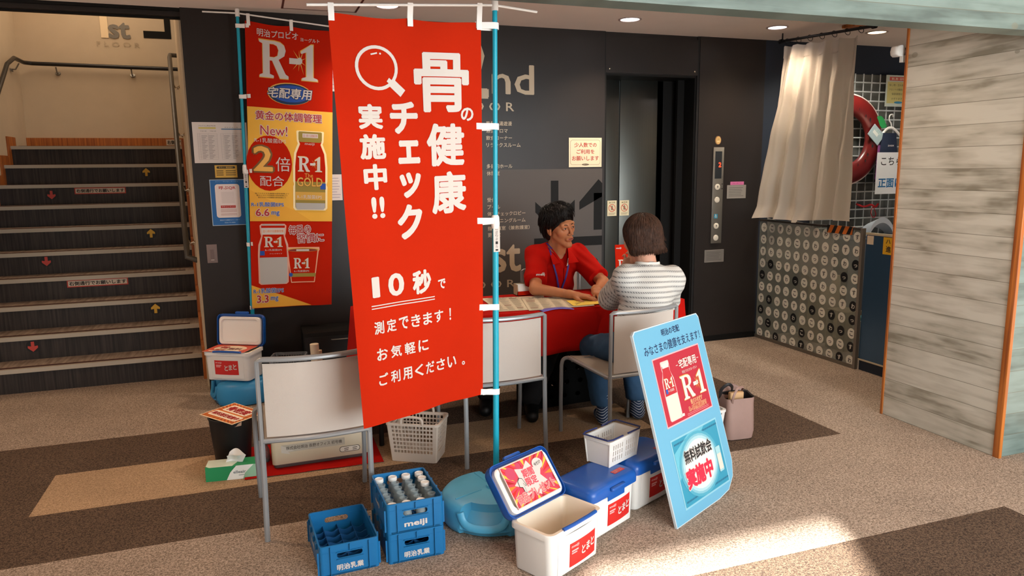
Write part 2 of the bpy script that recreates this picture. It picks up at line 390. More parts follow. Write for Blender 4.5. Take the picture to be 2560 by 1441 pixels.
for t, z in (('風呂・湯遊漫', 1.915), ('浴室アロマ', 1.86), ('飲食コーナー', 1.805), ('リラックスルーム', 1.75), ('多目的ホール', 1.587), ('休憩室', 1.532), ('受付', 1.325), ('プール', 1.27),
             ('体力チェックロビー', 1.215), ('トレーニングルーム', 1.16), ('指導員室（兼救護室）', 1.10), ('更衣室', 1.048)): entry(t, z)
a.put(mb, wallfn(YW), .0008); struct('wall_back', mb)
mb = MB(); mb.box(3.64, 4.305, YW, 5.67, 0, 2.65, 'dark_panel'); mb.box(3.62, 3.64, YW+.006, 5.67, 0, 2.65, 'seam')
mb.box(2.745, 3.64, YW+.02, 5.67, 2.325, 2.65, 'dark_panel'); mb.box(2.745, 2.755, YW+.006, 5.67, 0, 2.65, 'seam'); mb.box(2.755, 3.62, YW+.004, YW+.02, 2.33, 2.62, 'dark_panel')
mb.box(3.66, 4.305, YW-.012, YW, 0, .05, 'panel_black')
for x in (2.79, 3.59): mb.lathe([(0, .004), (.006, .003), (.007, 0)], 10, mat='mirror_metal', T=rot(pi/2, 0, 0, (x, YW+.004, 2.36)))
struct('wall_elevator', mb)
mb = MB(); mb.box(4.305, 6.6, YW, 5.67, 0, 2.65, 'navy_panel'); struct('wall_side_room', mb)
mb = MB(); mb.box(6.6, 6.72, 2.66, 5.67, 0, 2.65, 'navy_panel'); struct('wall_far_right', mb)
# elevator doorway
mb = MB()
mb.box(2.755, 2.77, YW+.02, 5.84, 0, 2.325, 'panel_black'); mb.box(3.605, 3.62, YW+.02, 5.84, 0, 2.325, 'panel_black'); mb.box(2.77, 3.605, YW+.02, 5.84, 2.31, 2.325, 'panel_black')
mb.box(2.77, 3.605, YW+.02, 5.84, 0, .006, 'steel_dull'); mb.box(3.54, 3.605, 5.70, 5.73, .006, 2.31, 'panel_black'); mb.box(3.40, 3.605, 5.80, 5.86, .006, 2.31, 'panel_black')
dr = struct('door_1', mb)
for x0, x1, y in ((2.77, 3.028, 5.806), (3.034, 3.457, 5.80), (3.463, 3.56, 5.812)):
    p = MB(); p.rbox(x0, x1, y, y+.03, .006, 2.31, .003, .002, 'steel'); p.build('door_panel', dr)
# ceiling, and an unseen front wall added to shape the sun patch
mb = MB(); mb.box(-5, 7, -2.1, 5.67, 2.65, 2.75, 'ceil')
struct('ceiling', mb)
fr_ = MB(); fr_.box(-5, -1.15, -2.2, -2.08, 0, 2.75, 'ceil'); fr_.box(.10, 2.0, -2.2, -2.08, 0, 2.75, 'ceil'); fr_.box(-1.15, .10, -2.2, -2.08, 2.32, 2.75, 'ceil'); fr_.box(2.0, 7, -2.2, -2.08, 2.5, 2.75, 'ceil'); struct('wall_sun_aperture', fr_)
a = Art(); mb = MB(); a.frame(.250, 4.75, .750, 5.37, .014, '#5a2e24'); a.put(mb, lambda u, v, d: (u, v, 2.6496-d), .0008); mb.build('hatch_frame'); 
tag(bpy.data.objects['hatch_frame'], 'thin brown frame line of the ceiling access hatch', 'hatch')
# beam of board-marked concrete
mb = MB(); mb.box(-4.5, 7, 2.56, 2.68, 2.175, 2.65, 'concrete_x'); struct('ceiling_beam', mb)
# concrete pier at the right
mb = MB(); mb.box(3.675, 5.2, 2.68, 3.43, 0, 2.65, 'concrete_y'); struct('wall_pier', mb)
mb = MB(); mb.box(3.69, 5.2, 2.655, 2.68, 0, 2.1751, 'concrete_x'); struct('wall_pier_front', mb)
mb = MB(); mb.rbox(3.666, 3.675, 3.420, 3.436, 0, 2.65, .002, .001, 'oak_trim'); struct('trim_1', mb)
mb = MB(); mb.rbox(3.668, 3.69, 2.642, 2.68, 0, 2.174, .003, .001, 'oak_trim'); struct('trim_2', mb)
# header over the stairs
mb = MB(); mb.box(-5, -.39, 5.56, 5.67, 2.60, 2.65, 'dark_panel'); mb.box(-5, -.39, 5.54, 5.56, 2.63, 2.65, 'panel_black'); mb.box(-5, -.39, 5.60, 5.64, 2.59, 2.60, 'panel_black')
struct('trim_3', mb)
# stairwell
XL = -2.20
def xr(y): return -.405-.0893*(y-5.6)
mb = MB(); mb.box(XL-.12, XL, 5.67, 9.0, 0, 4.2, 'plaster'); struct('wall_left', mb)
mb = MB(); mb.box(-5, XL, 5.55, 5.67, 0, 2.65, 'dark_panel'); struct('wall_front_left', mb)
mb = MB(); mb.box(XL-.12, .3, 9.0, 9.12, 1.6, 4.2, 'plaster')
a = Art()
mk('letter_gleam', '#f4dcb4', .35); a.rect(-1.415, 2.985, -1.345, 3.34, 'letter_gleam', L=2); a.poly([(-1.50, 3.26), (-1.38, 3.34), (-1.38, 3.30), (-1.50, 3.235)], 'letter_gleam', L=2)  # pale numeral colour paints in the gleam of warm metal
a.text('st', -1.24, 3.065, .21, .17, 'steel_dull', L=2, off=.03); a.text('F L O O R', -1.26, 2.925, .41, .048, 'cream_letter', L=2, off=.004)
a.rect(-1.01, 3.0, -.74, 3.075, 'panel_black', L=1); a.rect(-.80, 3.075, -.74, 3.26, 'panel_black', L=1); a.rect(-.80, 3.215, -.62, 3.26, 'panel_black', L=1)
a.put(mb, wallfn(9.0), .004); struct('wall_landing', mb)
mb = MB(); mb.box(XL-.12, .3, 5.67, 9.12, 4.2, 4.3, 'plaster'); mb.box(-5, 7, 5.67, 5.70, 2.75, 4.3, 'plaster') if 0 else mb.box(XL-.12, .3, 5.60, 5.67, 2.75, 4.3, 'plaster'); struct('ceiling_stairwell', mb)  # unseen front piece above the header added to stop sun leaking in
mb = MB(); v = []
mb.loft([[(xr(5.67), 5.67, z), (xr(8.4), 8.4, z), (.2, 8.4, z), (.2, 5.67, z)] for z in (0, 4.2)], 'plaster', False); struct('wall_stair_right', mb)
mb = MB(); mb.box(XL, .3, 8.965, 9.0, 1.84, 1.945, 'oak_trim')
n = 10; RH, TD, Y0 = .184, .265, 6.0
for i in range(n):   # sawtooth skirting of the left wall
    y = Y0+i*TD; mb.box(XL, XL+.012, y-.10, min(y+TD-.10, 8.96), i*RH-.02 if i else 0, (i+1)*RH+.09, 'oak_trim')
    x = xr(y); mb.loft([[(x-.013, y-.1, z), (x+.01, y-.1, z), (x+.01-.0236, y+TD-.1, z), (x-.013-.0236, y+TD-.1, z)] for z in ((i*RH-.02 if i else 0), (i+1)*RH+.07)], 'oak_trim', False)
struct('baseboard_stairs', mb)
mb = MB()
for i in range(n):
    y = Y0+i*TD; z0 = i*RH; z1 = z0+RH; y1 = 9.0 if i == n-1 else y+TD+.01
    xa, xb = XL+.012, xr(y)-.0
    mb.box(xa, xb, y, y1, 0 if i == 0 else z0-.03, z1-.012, 'riser'); mb.box(xa, xb, y-.02, y1, z1-.012, z1, 'tread')
    mb.box(xa, xb, y-.028, y+.004, z1-.03, z1+.001, 'nosing'); mb.box(xa+.06, xb-.09, y+.004, y+.034, z1, z1+.004, 'grip')
mb.box(xr(8.4), .3, 8.42, 9.0, 1.7, 1.84, 'tread')
struct('staircase', mb)
# stickers on the risers
def riserfn(i): return wallfn(Y0+i*TD-.0006)
for i, x, z, dn in ((8, -.997, 1.575, 0), (7, -1.776, 1.38, 1), (5, -.906, 1.025, 0), (4, -1.688, .845, 1), (2, -.825, .465, 0), (1, -1.65, .285, 1)):
    a = Art(); a.disc(x, z, .046, 'black', ry=.046); s = -1 if dn else 1; c = '#b8433a' if dn else '#d6a83a'
    a.poly([(x-.011, z-s*.036), (x+.011, z-s*.036), (x+.011, z), (x+.033, z-s*.004), (x+.033, z+s*.012), (x, z+s*.042), (x-.033, z+s*.012), (x-.033, z-s*.004), (x-.011, z)], c, L=2)
    m_ = MB(); a.put(m_, riserfn(i), .0007); o = m_.build('arrow_sticker')
    nth = {8: 'second', 7: 'third', 5: 'fifth', 4: 'sixth', 2: 'eighth', 1: 'ninth'}[i]
    tag(o, ('red arrow sticker pointing down' if dn else 'yellow arrow sticker pointing up')+' on the %s stair riser from the top' % nth, 'sticker', 'arrow stickers on the stair risers')
for i, x, z, w, lb in ((7, -1.37, 1.41, .43, 'upper'), (3, -1.272, .675, .45, 'lower')):
    a = Art(); a.rect(x-w/2, z-.03, x+w/2, z+.03, '#b23a2c'); a.rect(x-w/2+.008, z-.022, x+w/2-.008, z+.022, '#c9b8a4', L=2)
    a.text('右側通行でお願いします', x, z, w-.03, .034, 'ink', off=.03, L=3); m_ = MB(); a.put(m_, riserfn(i), .0007)
    tag(m_.build('stair_sign'), 'cream sticker strip with red border and black writing on the %s risers' % lb, 'sign', 'keep right stickers on the stairs')
a = Art(); a.rect(-.875, 1.868, -.70, 1.93, '#c9b8a4'); a.text('右側通行', -.79, 1.899, .15, .045, 'ink', off=.03, L=2); m_ = MB(); a.put(m_, wallfn(8.964), .0007)
tag(m_.build('stair_sign'), 'small cream sticker on the wooden skirting at the stair top', 'sign', 'keep right stickers on the stairs')
# handrails
def bracket(mb, p, q, mat='steel_dull'):
    p = Vector(p); q = Vector(q); mb.tube([p, (p+q)/2+Vector((0, 0, -.03)), q], .007, mat, 6); mb.tube([q, q+(q-p).normalized()*.012], .025, mat, 10)
t = empty('handrail', (-1.4, 8.9, 2.6), 0, 'black handrail along the left stair wall and across the landing wall', 'handrail')
mb = MB(); inv = Vector((1.4, -8.9, -2.6))
pts = [(-2.12, 6.5, 1.05+.12), (-2.12, 8.30, 2.42+.18), (-2.12, 8.55, 2.69), (-2.12, 8.86, 2.69), (-2.06, 8.92, 2.69), (-.62, 8.92, 2.675)]
mb.tube([Vector(p)+inv for p in pts], .02, 'rail_black', 10); mb.build('rail', t)
for p, q in (((-1.85, 8.92, 2.66), (-1.85, 8.99, 2.61)), ((-1.15, 8.92, 2.66), (-1.15, 8.99, 2.61)), ((-2.12, 8.7, 2.66), (-2.19, 8.7, 2.60)), ((-2.12, 7.6, 1.98), (-2.19, 7.6, 1.93))):
    mb = MB(); bracket(mb, Vector(p)+inv, Vector(q)+inv); mb.build('bracket', t)
t = empty('handrail', (-.5, 7, 1.6), 0, 'grey sloping handrail on the right stair wall beside the notices', 'handrail'); inv = Vector((.5, -7, -1.6))
def hr(y, off=.065): return xr(y)-off
mb = MB(); pts = [(xr(8.3)-.0, 8.36, 2.74), (hr(8.3), 8.34, 2.74), (hr(8.25), 8.22, 2.70), (hr(6.3), 6.25, 1.13), (hr(6.1), 6.08, .98), (hr(6.1), 6.05, .93), (xr(6.0), 6.05, .90)]
mb.tube([Vector(p)+inv for p in pts], .021, 'rail_gray', 10); mb.build('rail', t)
for y in (7.9, 7.3, 6.7, 6.2):
    z = 1.13+(y-6.25)*.797; mb = MB(); bracket(mb, Vector((hr(y), y, z-.02))+inv, Vector((xr(y)-.012, y, z-.06))+inv, 'mirror_metal'); mb.build('bracket', t)
# downlights
mk('lamp_pink', '#fff0f4', .5, emit=9); mk('lamp_warm', '#ffe9bd', .5, emit=5); mk('ring_metal', '#b9aaa6', .4)
for i, (x, y) in enumerate(DOWN+[(4.96, 4.95)]):
    lb = ['above the front banner', 'in front of the elevator', 'nearest the curtain rod', 'yellow one behind the concrete beam over the side room'][i]
    t = empty('downlight', (x, y, 2.65), 0, 'round recessed ceiling light '+lb, 'light', 'ceiling downlights')
    mb = MB(); mb.lathe([(.085, 0), (.088, -.004), (.072, -.006), (.068, 0)], 28, mat='ring_metal'); mb.build('trim_ring', t)
    mb = MB(); mb.lathe([(.0, -.003), (.068, -.003)], 28, mat='lamp_warm' if i == 3 else 'lamp_pink'); mb.build('lens', t)
# ------------------------------------------------------------------ materials of the things
mk('cloth_red', '#ad2206', .9, var=.03, vscale=4, bump=.15, bscale=900, spec=.12); mk('cloth_red2', '#b01d06', .9, spec=.12, bump=.15, bscale=900)
mk('table_red', '#ab0f06', .9, spec=.15, var=.04, vscale=5, bump=.2, bscale=700); mk('print_white', '#c6c0ba', .9, spec=.1); mk('teal', '#169bb5', .35); mk('strap', '#e9e6e2', .6)
mk('yellow_print', '#e2ad3c', .75, var=.10, vscale=3); mk('gold_print', '#c79a3c', .6); mk('gold_dark', '#8d7a2c', .6); mk('print_gray', '#a9a7a3', .7); mk('print_blue', '#1c4a9c', .7); mk('print_navy', '#13294f', .7)
mk('tank_blue', '#56b2dc', .38, var=.03, vscale=8, spec=.5); mk('tank_blue2', '#2f86b8', .38, var=.03, vscale=8)
mk('cooler_white', '#dcdbd7', .38, var=.02, vscale=5); mk('cooler_in', '#ddd0bb', .5); mk('cooler_lid', '#1650a0', .32); mk('liner', '#e6e2dc', .45)
mk('crate_blue', '#14689f', .38, var=.03, vscale=10); mk('crate_in', '#12528a', .5)
mk('glass', '#a9b8bc', .08, alpha=.33, spec=.8); mk('cap_white', '#e4e4e0', .5)
mk('chair_tube', '#8f9294', .35, .3); mk('chair_mesh', '#bdb4ab', .8, bump=.5, bscale=700, stretch=(1, 1, 1)); mk('seat_mesh', '#9c948a', .8, bump=.5, bscale=600)
mk('sticker_red', '#c3211d', .5); mk('pink', '#e9a6a6', .6); mk('orange', '#df7a24', .6); mk('deepred', '#a3161a', .6)
mk('board_blue', '#619dba', .6, spec=.3); mk('board_edge', '#b4c2c8', .5); mk('aqua', '#2c86a2', .5); mk('aqua2', '#5aa5b9', .5); mk('milk', '#c4c0b4', .5)
mk('machine', '#b9ad94', .5); mk('machine_dark', '#4a3f3c', .6); mk('green', '#1f8a54', .6); mk('tissue', '#e9e7e2', .9, alpha=.92)
mk('bag_taupe', '#8a6f66', .6, var=.06, vscale=12, bump=.2, bscale=150); mk('bag_dark', '#1b1a1c', .6); mk('bag_tan', '#b08c62', .6)
mk('basket_white', '#cfcdc9', .4); mk('basket_beige', '#c9bcae', .5); mk('handle_navy', '#1d2a5c', .4); mk('card', '#a8977a', .8); mk('purple', '#6a63b8', .5); mk('news', '#cbbfa6', .8, var=.05, vscale=30); mk('yellow_sheet', '#dfc04a', .7)
mk('clear_gray', '#7d838a', .3, alpha=.55)

def art_R1(red=None, glow=None):
    a = Art()
    R = [(0, 0), (0, .06), (.12, .1), (.12, .9), (0, .94), (0, 1), (.55, 1), (.75, .97), (.88, .89), (.93, .76), (.88, .61), (.68, .5), (.92, .12), (1.02, .07), (1.02, 0), (.72, 0), (.45, .46), (.36, .46), (.36, .1), (.5, .06), (.5, 0)]
    Hh = [(.36, .55), (.36, .92), (.5, .92), (.62, .88), (.68, .76), (.64, .6), (.52, .55)]
    one = [(1.50, 0), (1.50, .06), (1.66, .1), (1.66, .78), (1.47, .72), (1.47, .79), (1.80, 1), (1.90, 1), (1.90, .1), (2.06, .06), (2.06, 0)]
    if glow: a.poly([(p[0]*1.02-.02, p[1]*1.05-.02) for p in R], glow, [[(p[0]*.94+.03, p[1]*.94+.045) for p in Hh]], L=0); a.poly([(p[0]+(.03 if p[0] > 1.7 else -.03), p[1]*1.05-.02) for p in one], glow, L=0)
    for k in range(9):
        t = 2*pi*k/9+.3; c = (1.42, .52); r = .42 if k % 2 else .3
        a.poly([(c[0]+.02*cos(t+1.57), c[1]+.02*sin(t+1.57)), (c[0]-.02*cos(t+1.57), c[1]-.02*sin(t+1.57)), (c[0]+r*cos(t)*.75, c[1]+r*sin(t))], 'gold', L=1)
    a.poly(R, 'print_white', [Hh], L=2); a.poly(one, 'print_white', L=2); a.rect(1.05, .42, 1.42, .58, 'print_white', L=2); a.disc(1.42, .52, .09, 'print_white', L=2)
    return a
def R1(a, cx, cy, w, h, L=2, glow='gold'):
    for V, F_, l, m in art_R1(glow=glow).it: a.it.append(([(cx-w/2+p[0]/2.06*w, cy-h/2+p[1]*h) for p in V], F_, l+L, m))
def prof(a, cx, y0, y1, pts, mat, L):
    """symmetric silhouette: pts = (half width, t from bottom)"""
    P = [(cx+w, y0+(y1-y0)*t) for w, t in pts]+[(cx-w, y0+(y1-y0)*t) for w, t in reversed(pts)]; a.poly(P, mat, L=L)

# ------------------------------------------------------------------ banners
def flagfn(TL, TR, BL, BR, W_, H_, wave=.012, bulge=0.0, ph=0):
    TL, TR, BL, BR = map(Vector, (TL, TR, BL, BR))
    def f(u, v, d):
        s = u/W_; t = v/H_
        p = (BL*(1-s)+BR*s)*(1-t)+(TL*(1-s)+TR*s)*t
        w = wave*sin(2*pi*(s*1.1+.25*t)+ph)*(1-.4*t)+wave*.45*sin(2*pi*(s*2.3-.6*t)+1.3+ph)*(1-t*.3)
        p = p+Vector((.12, -1, 0))*(w+d+bulge*sin(pi*s))
        p.z -= .012*sin(pi*s)*max(0, t-.9)*10*abs(sin(2*pi*s))
        return tuple(p)
    return f
def banner(label, art, back, W_, H_, fn, pole, poletop, polebot, bar, straps_t, straps_s, group=None):
    t = empty('banner_stand', (pole[0], pole[1], polebot), 0, label, 'banner', group); inv = Matrix.Translation((-pole[0], -pole[1], -polebot))
    mb = MB(); mb.slab(lambda i, j: fn(i*W_, j*H_, 0), 30, 60, .0012, back, T=inv, nrm=(.12, 1, 0))
    art.put(mb, lambda u, v, d: tuple(inv @ Vector(fn(u, v, .0012+d))), .0008, sub=.035); mb.build('flag', t)
    P0 = Vector(pole+(polebot,)); P1 = Vector(poletop)
    mid = P0.lerp(P1, .58)
    mb = MB(); mb.tube([P0, mid], .0135, 'teal', 14, T=inv); mb.tube([mid, P1], .0105, 'teal', 14, T=inv); mb.build('pole', t)
    mb = MB(); mb.lathe([(0, -.03), (.0165, -.03), (.0185, -.01), (.0165, .02), (.012, .028), (0, .028)], 14, mat='strap', T=inv @ Matrix.Translation(mid)); mb.build('pole_collar', t)
    mb = MB(); mb.lathe([(0, -.03), (.0145, -.03), (.0145, .012), (.012, .02), (0, .02)], 14, mat='strap', T=inv @ Matrix.Translation(P1)); mb.build('pole_cap', t)
    mb = MB(); q = mid-Vector((0, 0, .035))
    mb.box(-.0145, .0145, -.0145, -.0138, -.13, -.02, 'print_white', T=inv @ Matrix.Translation(mid)); a = Art(); a.column('のぼりポール', 0, -.024, .011, .013, 'ink', gap=.002); a.rect(-.006, -.125, .006, -.118, 'ink')
    a.put(mb, lambda u, v, d: tuple(inv @ (mid+Vector((u, -.0146-d, v)))), .0004); mb.build('pole_label', t)
    mb = MB(); mb.tube([bar[0], P1-Vector((0, 0, .008)), bar[1]], .0052, 'strap', 8, T=inv); mb.build('crossbar', t)
    def strap(pts, n):
        mb = MB(); A = Vector(pts[0]); B = Vector(pts[1]); h = .014
        mb.add([tuple(inv @ x) for x in pts], [(0, 1, 2, 3)], 'strap')
    for s in straps_t:   # loops over the crossbar
        c = Vector(fn(s[1], H_, .003)); e0, e1 = (Vector(bar[0]), P1-Vector((0, 0, .008))) if c.x < P1.x else (P1-Vector((0, 0, .008)), Vector(bar[1])); b = e0.lerp(e1, (c.x-e0.x)/(e1.x-e0.x)); mb = MB(); w = Vector((.011, 0, 0))
        for dy in (-.006, .004): mb.loft([[tuple(p+w*k+Vector((0, dy+e, 0))) for k, e in ((-1, 0), (1, 0), (1, .0015), (-1, .0015))] for p in (c+Vector((0, 0, -.03)), c+Vector((0, 0, .004)), b+Vector((0, 0, .007)))], 'strap', False, T=inv)
        mb.build('strap', t)
    for v in straps_s:   # loops round the pole
        c = Vector(fn(W_ if fn(W_, v, 0)[0] < pole[0] and abs(fn(W_, v, 0)[0]-pole[0]) < .2 else 0, v, .002)); z = c.z; tt = (z-P0.z)/(P1.z-P0.z); pc = P0.lerp(P1, tt); mb = MB()
        dr = Vector((pc.x-c.x, pc.y-c.y, 0)); dn = dr.normalized() if dr.length > 1e-5 else Vector((1, 0, 0)); sd = Vector((-dn.y, dn.x, 0))
        path = [c-dn*.025-sd*.004, c-sd*.003, pc-sd*.0155-dn*.004, pc-sd*.012+dn*.012, pc+dn*.017, pc+sd*.012+dn*.012, pc+sd*.0155, c+sd*.006]
        mb.loft([[tuple(p+Vector((0, 0, zz-.006*i/7))+sd*e) for zz, e in ((-.013, 0), (.013, 0), (.013, .001), (-.013, .001))] for i, p in enumerate(path)], 'strap', False, T=inv); mb.build('strap', t)
    return t
B = {'骨': (0.458, 1.356, 0.258, 0.250), 'の': (0.570, 1.229, 0.071, 0.067), '健': (0.467, 1.106, 0.188, 0.186), '康': (0.477, 0.910, 0.179, 0.187), 'チ': (0.283, 1.216, 0.136, 0.139), 'ェ': (0.298, 1.081, 0.111, 0.106),
     'ッ': (0.298, 0.949, 0.110, 0.115), 'ク': (0.287, 0.802, 0.130, 0.154), '実': (0.137, 1.220, 0.116, 0.108), '施': (0.138, 1.105, 0.125, 0.109), '中': (0.140, 0.988, 0.116, 0.113), '!!': (0.142, 0.869, 0.073, 0.097),
     '1': (0.105, 0.557, 0.048, 0.095), '0': (0.203, 0.555, 0.090, 0.105), '秒': (0.329, 0.550, 0.105, 0.112), 'で': (0.430, 0.528, 0.051, 0.054)}
a = Art()
for ch, (x, y, w, h) in B.items():
    a.text(ch, x, y, w-.012, h-.012, 'print_white', off=.026 if ch == '骨' else .034 if w > .15 else .045 if w > .1 else .03, L=2, res=3)
a.ring(.178, 1.406, .090, .013, 'print_white', ry=.086, L=2); a.line([(.236, 1.352), (.285, 1.310)], .034, 'print_white', L=2); a.line([(.222, 1.362), (.245, 1.343)], .018, 'print_white', L=2)
a.line([(.155, 1.455), (.182, 1.462)], .006, 'print_white', L=2); a.disc(.195, 1.460, .004, 'print_white', L=2)
for z in (.482, .471): a.line([(.079, z+.002), (.391, z-.003)], .004, 'print_white', L=2)
for s, x0, x1, y0, h in (('測定できます！', .077, .50, .394, .052), ('お気軽に', .079, .355, .285, .050), ('ご利用ください。', .081, .562, .182, .050)):
    n = len(s)
    for i, ch in enumerate(s):
        w = (x1-x0)/n; cw = w*.78; hh = h*(1 if ch not in '。' else .35)
        if ch == '！': cw = .008
        a.text(ch, x0+w*(i+.5), y0-.012*i/n*.3-(.014 if ch == '。' else 0), cw if ch != '。' else .016, hh, 'print_white', off=.022, L=2)
fn = flagfn((.300, 2.905, 2.145), (.925, 3.005, 2.158), (.352, 2.83, .545), (.905, 3.015, .572), .64, 1.6, .010)
banner('tall orange-red banner flag with large white writing on the front blue pole', a, 'cloth_red', .64, 1.6, fn, (.958, 3.0), (.984, 2.994, 2.237), .10,
       ((.225, 2.892, 2.165), (1.18, 3.02, 2.218)), [(.055, .012), (.50, .33), (.965, .63)], [1.59, 1.18, .78, .40, .012], 'banner flags on blue poles')

b = Art(); rr = 'cloth_red2'
b.rect(0, .59, .54, 1.335, 'yellow_print', L=1, n=(30, 30))
b.poly([(0, .60), (0, .80), (.11, .74), (.30, .66), (.40, .593), (.40, .59), (0, .59)], '#dca22e', L=2)
b.poly([(0, .003), (0, .16), (.06, .135), (.2, .085), (.38, .012), (.40, .003)], '#dca22e', L=2)
b.text('明治プロビオ', .195, 1.812, .25, .050, 'print_white', L=2, off=.01); b.text('ヨーグルト', .395, 1.797, .12, .026, 'print_white', L=2, off=.01)
R1(b, .262, 1.648, .36, .236)
b.disc(.267, 1.435, .14, 'gold', ry=.072, L=2); b.disc(.269, 1.433, .134, 'print_navy', ry=.068, L=3); b.disc(.272, 1.436, .12, 'print_blue', ry=.055, L=4); b.text('宅配専用', .267, 1.438, .275, .070, 'print_white', off=.02, out='print_navy', L=5, shear=.12)
b.text('黄金の体調管理', .260, 1.285, .42, .058, 'deepred', off=.015, out='print_white', outoff=.06, L=3); b.text('New!', .164, 1.189, .17, .062, 'deepred', out='print_white', L=3)
b.disc(.132, .974, .145, rr, ry=.182, L=2); b.text('R-1乳酸菌EPS', .140, 1.123, .20, .030, 'print_white', L=5); b.text('2', .092, 1.003, .125, .165, 'gold', off=.02, out='#6b4a17', L=5)
b.text('倍', .219, .971, .092, .094, 'print_white', L=5); b.text('配合', .147, .858, .155, .068, 'print_white', L=5)
gp = [(.085, 0), (.098, .03), (.098, .30), (.092, .33), (.098, .37), (.098, .55), (.09, .72), (.066, .84), (.072, .87), (.075, .99), (.07, 1)]
prof(b, .395, .665, 1.20, [(w+.014, t) for w, t in gp], '#efdfae', 3); prof(b, .395, .67, 1.195, gp, rr, 4); prof(b, .395, .67, .86, [(.085, 0), (.098, .08), (.098, 1)], 'gold_dark', 5); prof(b, .395, .67, .715, [(.085, 0), (.096, .3), (.096, 1)], 'print_gray', 6)
prof(b, .395, .735, .79, [(.098, 0), (.098, 1)], 'gold_print', 6); prof(b, .395, 1.125, 1.195, [(.066, 0), (.075, .2), (.075, .9), (.07, 1)], 'gold_dark', 5); b.rect(.345, 1.155, .445, 1.182, 'print_white', L=6)
b.text('温く続ける健康習慣', .395, 1.168, .092, .018, 'deepred', L=7); b.text('meiji', .391, 1.112, .062, .02, 'print_white', L=6)
R1(b, .392, .978, .155, .10, L=6); b.text('The', .385, .902, .055, .028, 'gold', L=6); b.text('GOLD', .391, .858, .165, .06, 'gold', off=.01, out='#7a4a12', L=6, outoff=.03); b.text('R-1乳酸菌EPS', .389, .757, .16, .026, 'print_white', L=7)
b.rect(.46, .81, .495, .85, 'print_blue', L=7)
for k, z in enumerate((.775, .762, .748)): b.text('強さひきだす乳酸菌の研究結果より', .145, z, .22-.02*k, .009, 'ink', L=4)
b.text('R-1乳酸菌EPS', .116, .702, .21, .030, 'print_blue', out='print_white', L=5, off=.01); b.text('6.6', .082, .649, .09, .05, 'deepred', off=.02, out='print_white', L=5); b.text('mg', .166, .640, .052, .032, 'print_blue', off=.01, out='print_white', L=5)
bp_ = [(.075, 0), (.09, .03), (.092, .5), (.088, .66), (.068, .80), (.074, .85), (.078, .97), (.066, 1)]
prof(b, .148, .160, .572, [(w+.010, t) for w, t in bp_], '#d9a08c', 3); prof(b, .148, .163, .57, bp_, 'print_gray', 4); prof(b, .148, .345, .56, [(.091, 0), (.086, .35), (.068, .70), (.074, .82), (.078, 1)], rr, 5)
prof(b, .148, .50, .545, [(.074, 0), (.078, 1)], 'print_white', 6); b.text('温く続ける健康習慣', .148, .523, .135, .018, 'orange', L=7); R1(b, .149, .45, .12, .068, L=6); b.text('R-1乳酸菌EPS', .149, .395, .11, .014, 'print_white', L=6); b.rect(.06, .36, .09, .39, 'print_blue', L=6); b.text('ドリンクタイプ', .165, .37, .08, .008, 'print_white', L=6)
prof(b, .343, .165, .412, [(.078, 0), (.08, .02), (.105, .87), (.112, .93), (.11, 1)], '#e2a07c', 3); prof(b, .343, .172, .392, [(.074, 0), (.098, 1)], rr, 4); b.disc(.343, .393, .105, 'gold_print', ry=.014, L=5); b.disc(.343, .391, .096, '#7c1d16', ry=.010, L=6); b.rect(.30, .385, .385, .397, 'print_white', L=7)
R1(b, .335, .30, .105, .07, L=6); prof(b, .343, .205, .23, [(.083, 0), (.086, 1)], 'gold_dark', 5); b.text('R-1乳酸菌EPS', .335, .245, .10, .014, 'print_white', L=6); b.disc(.262, .222, .013, 'print_blue', L=7)
b.text('毎日の', .324, .534, .145, .062, 'deepred', off=.01, out='print_white', outoff=.07, L=5, rotd=5); b.text('習慣に', .395, .475, .175, .062, 'deepred', off=.01, out='print_white', outoff=.07, L=5, rotd=3)
b.text('R-1乳酸菌EPS', .112, .118, .20, .034, 'print_blue', out='print_white', L=5, off=.01); b.text('3.3', .072, .063, .078, .052, 'deepred', off=.02, out='print_white', L=5); b.text('mg', .150, .058, .05, .034, 'print_blue', off=.01, out='print_white', L=5)
fn2 = flagfn((.015, 5.41, 2.567), (.587, 5.40, 2.522), (-.067, 5.41, .609), (.482, 5.40, .601), .54, 1.87, .007, ph=1.0)
banner('tall red and yellow drink banner flag on the rear blue pole by the dark wall', b, rr, .54, 1.87, fn2, (-.073, 5.42), (-.029, 5.42, 2.621), .16,
       ((-.247, 5.43, 2.613), (.64, 5.37, 2.542)), [(.33, .02), (.65, .28)], [1.84, 1.40, .92, .44, .01], 'banner flags on blue poles')

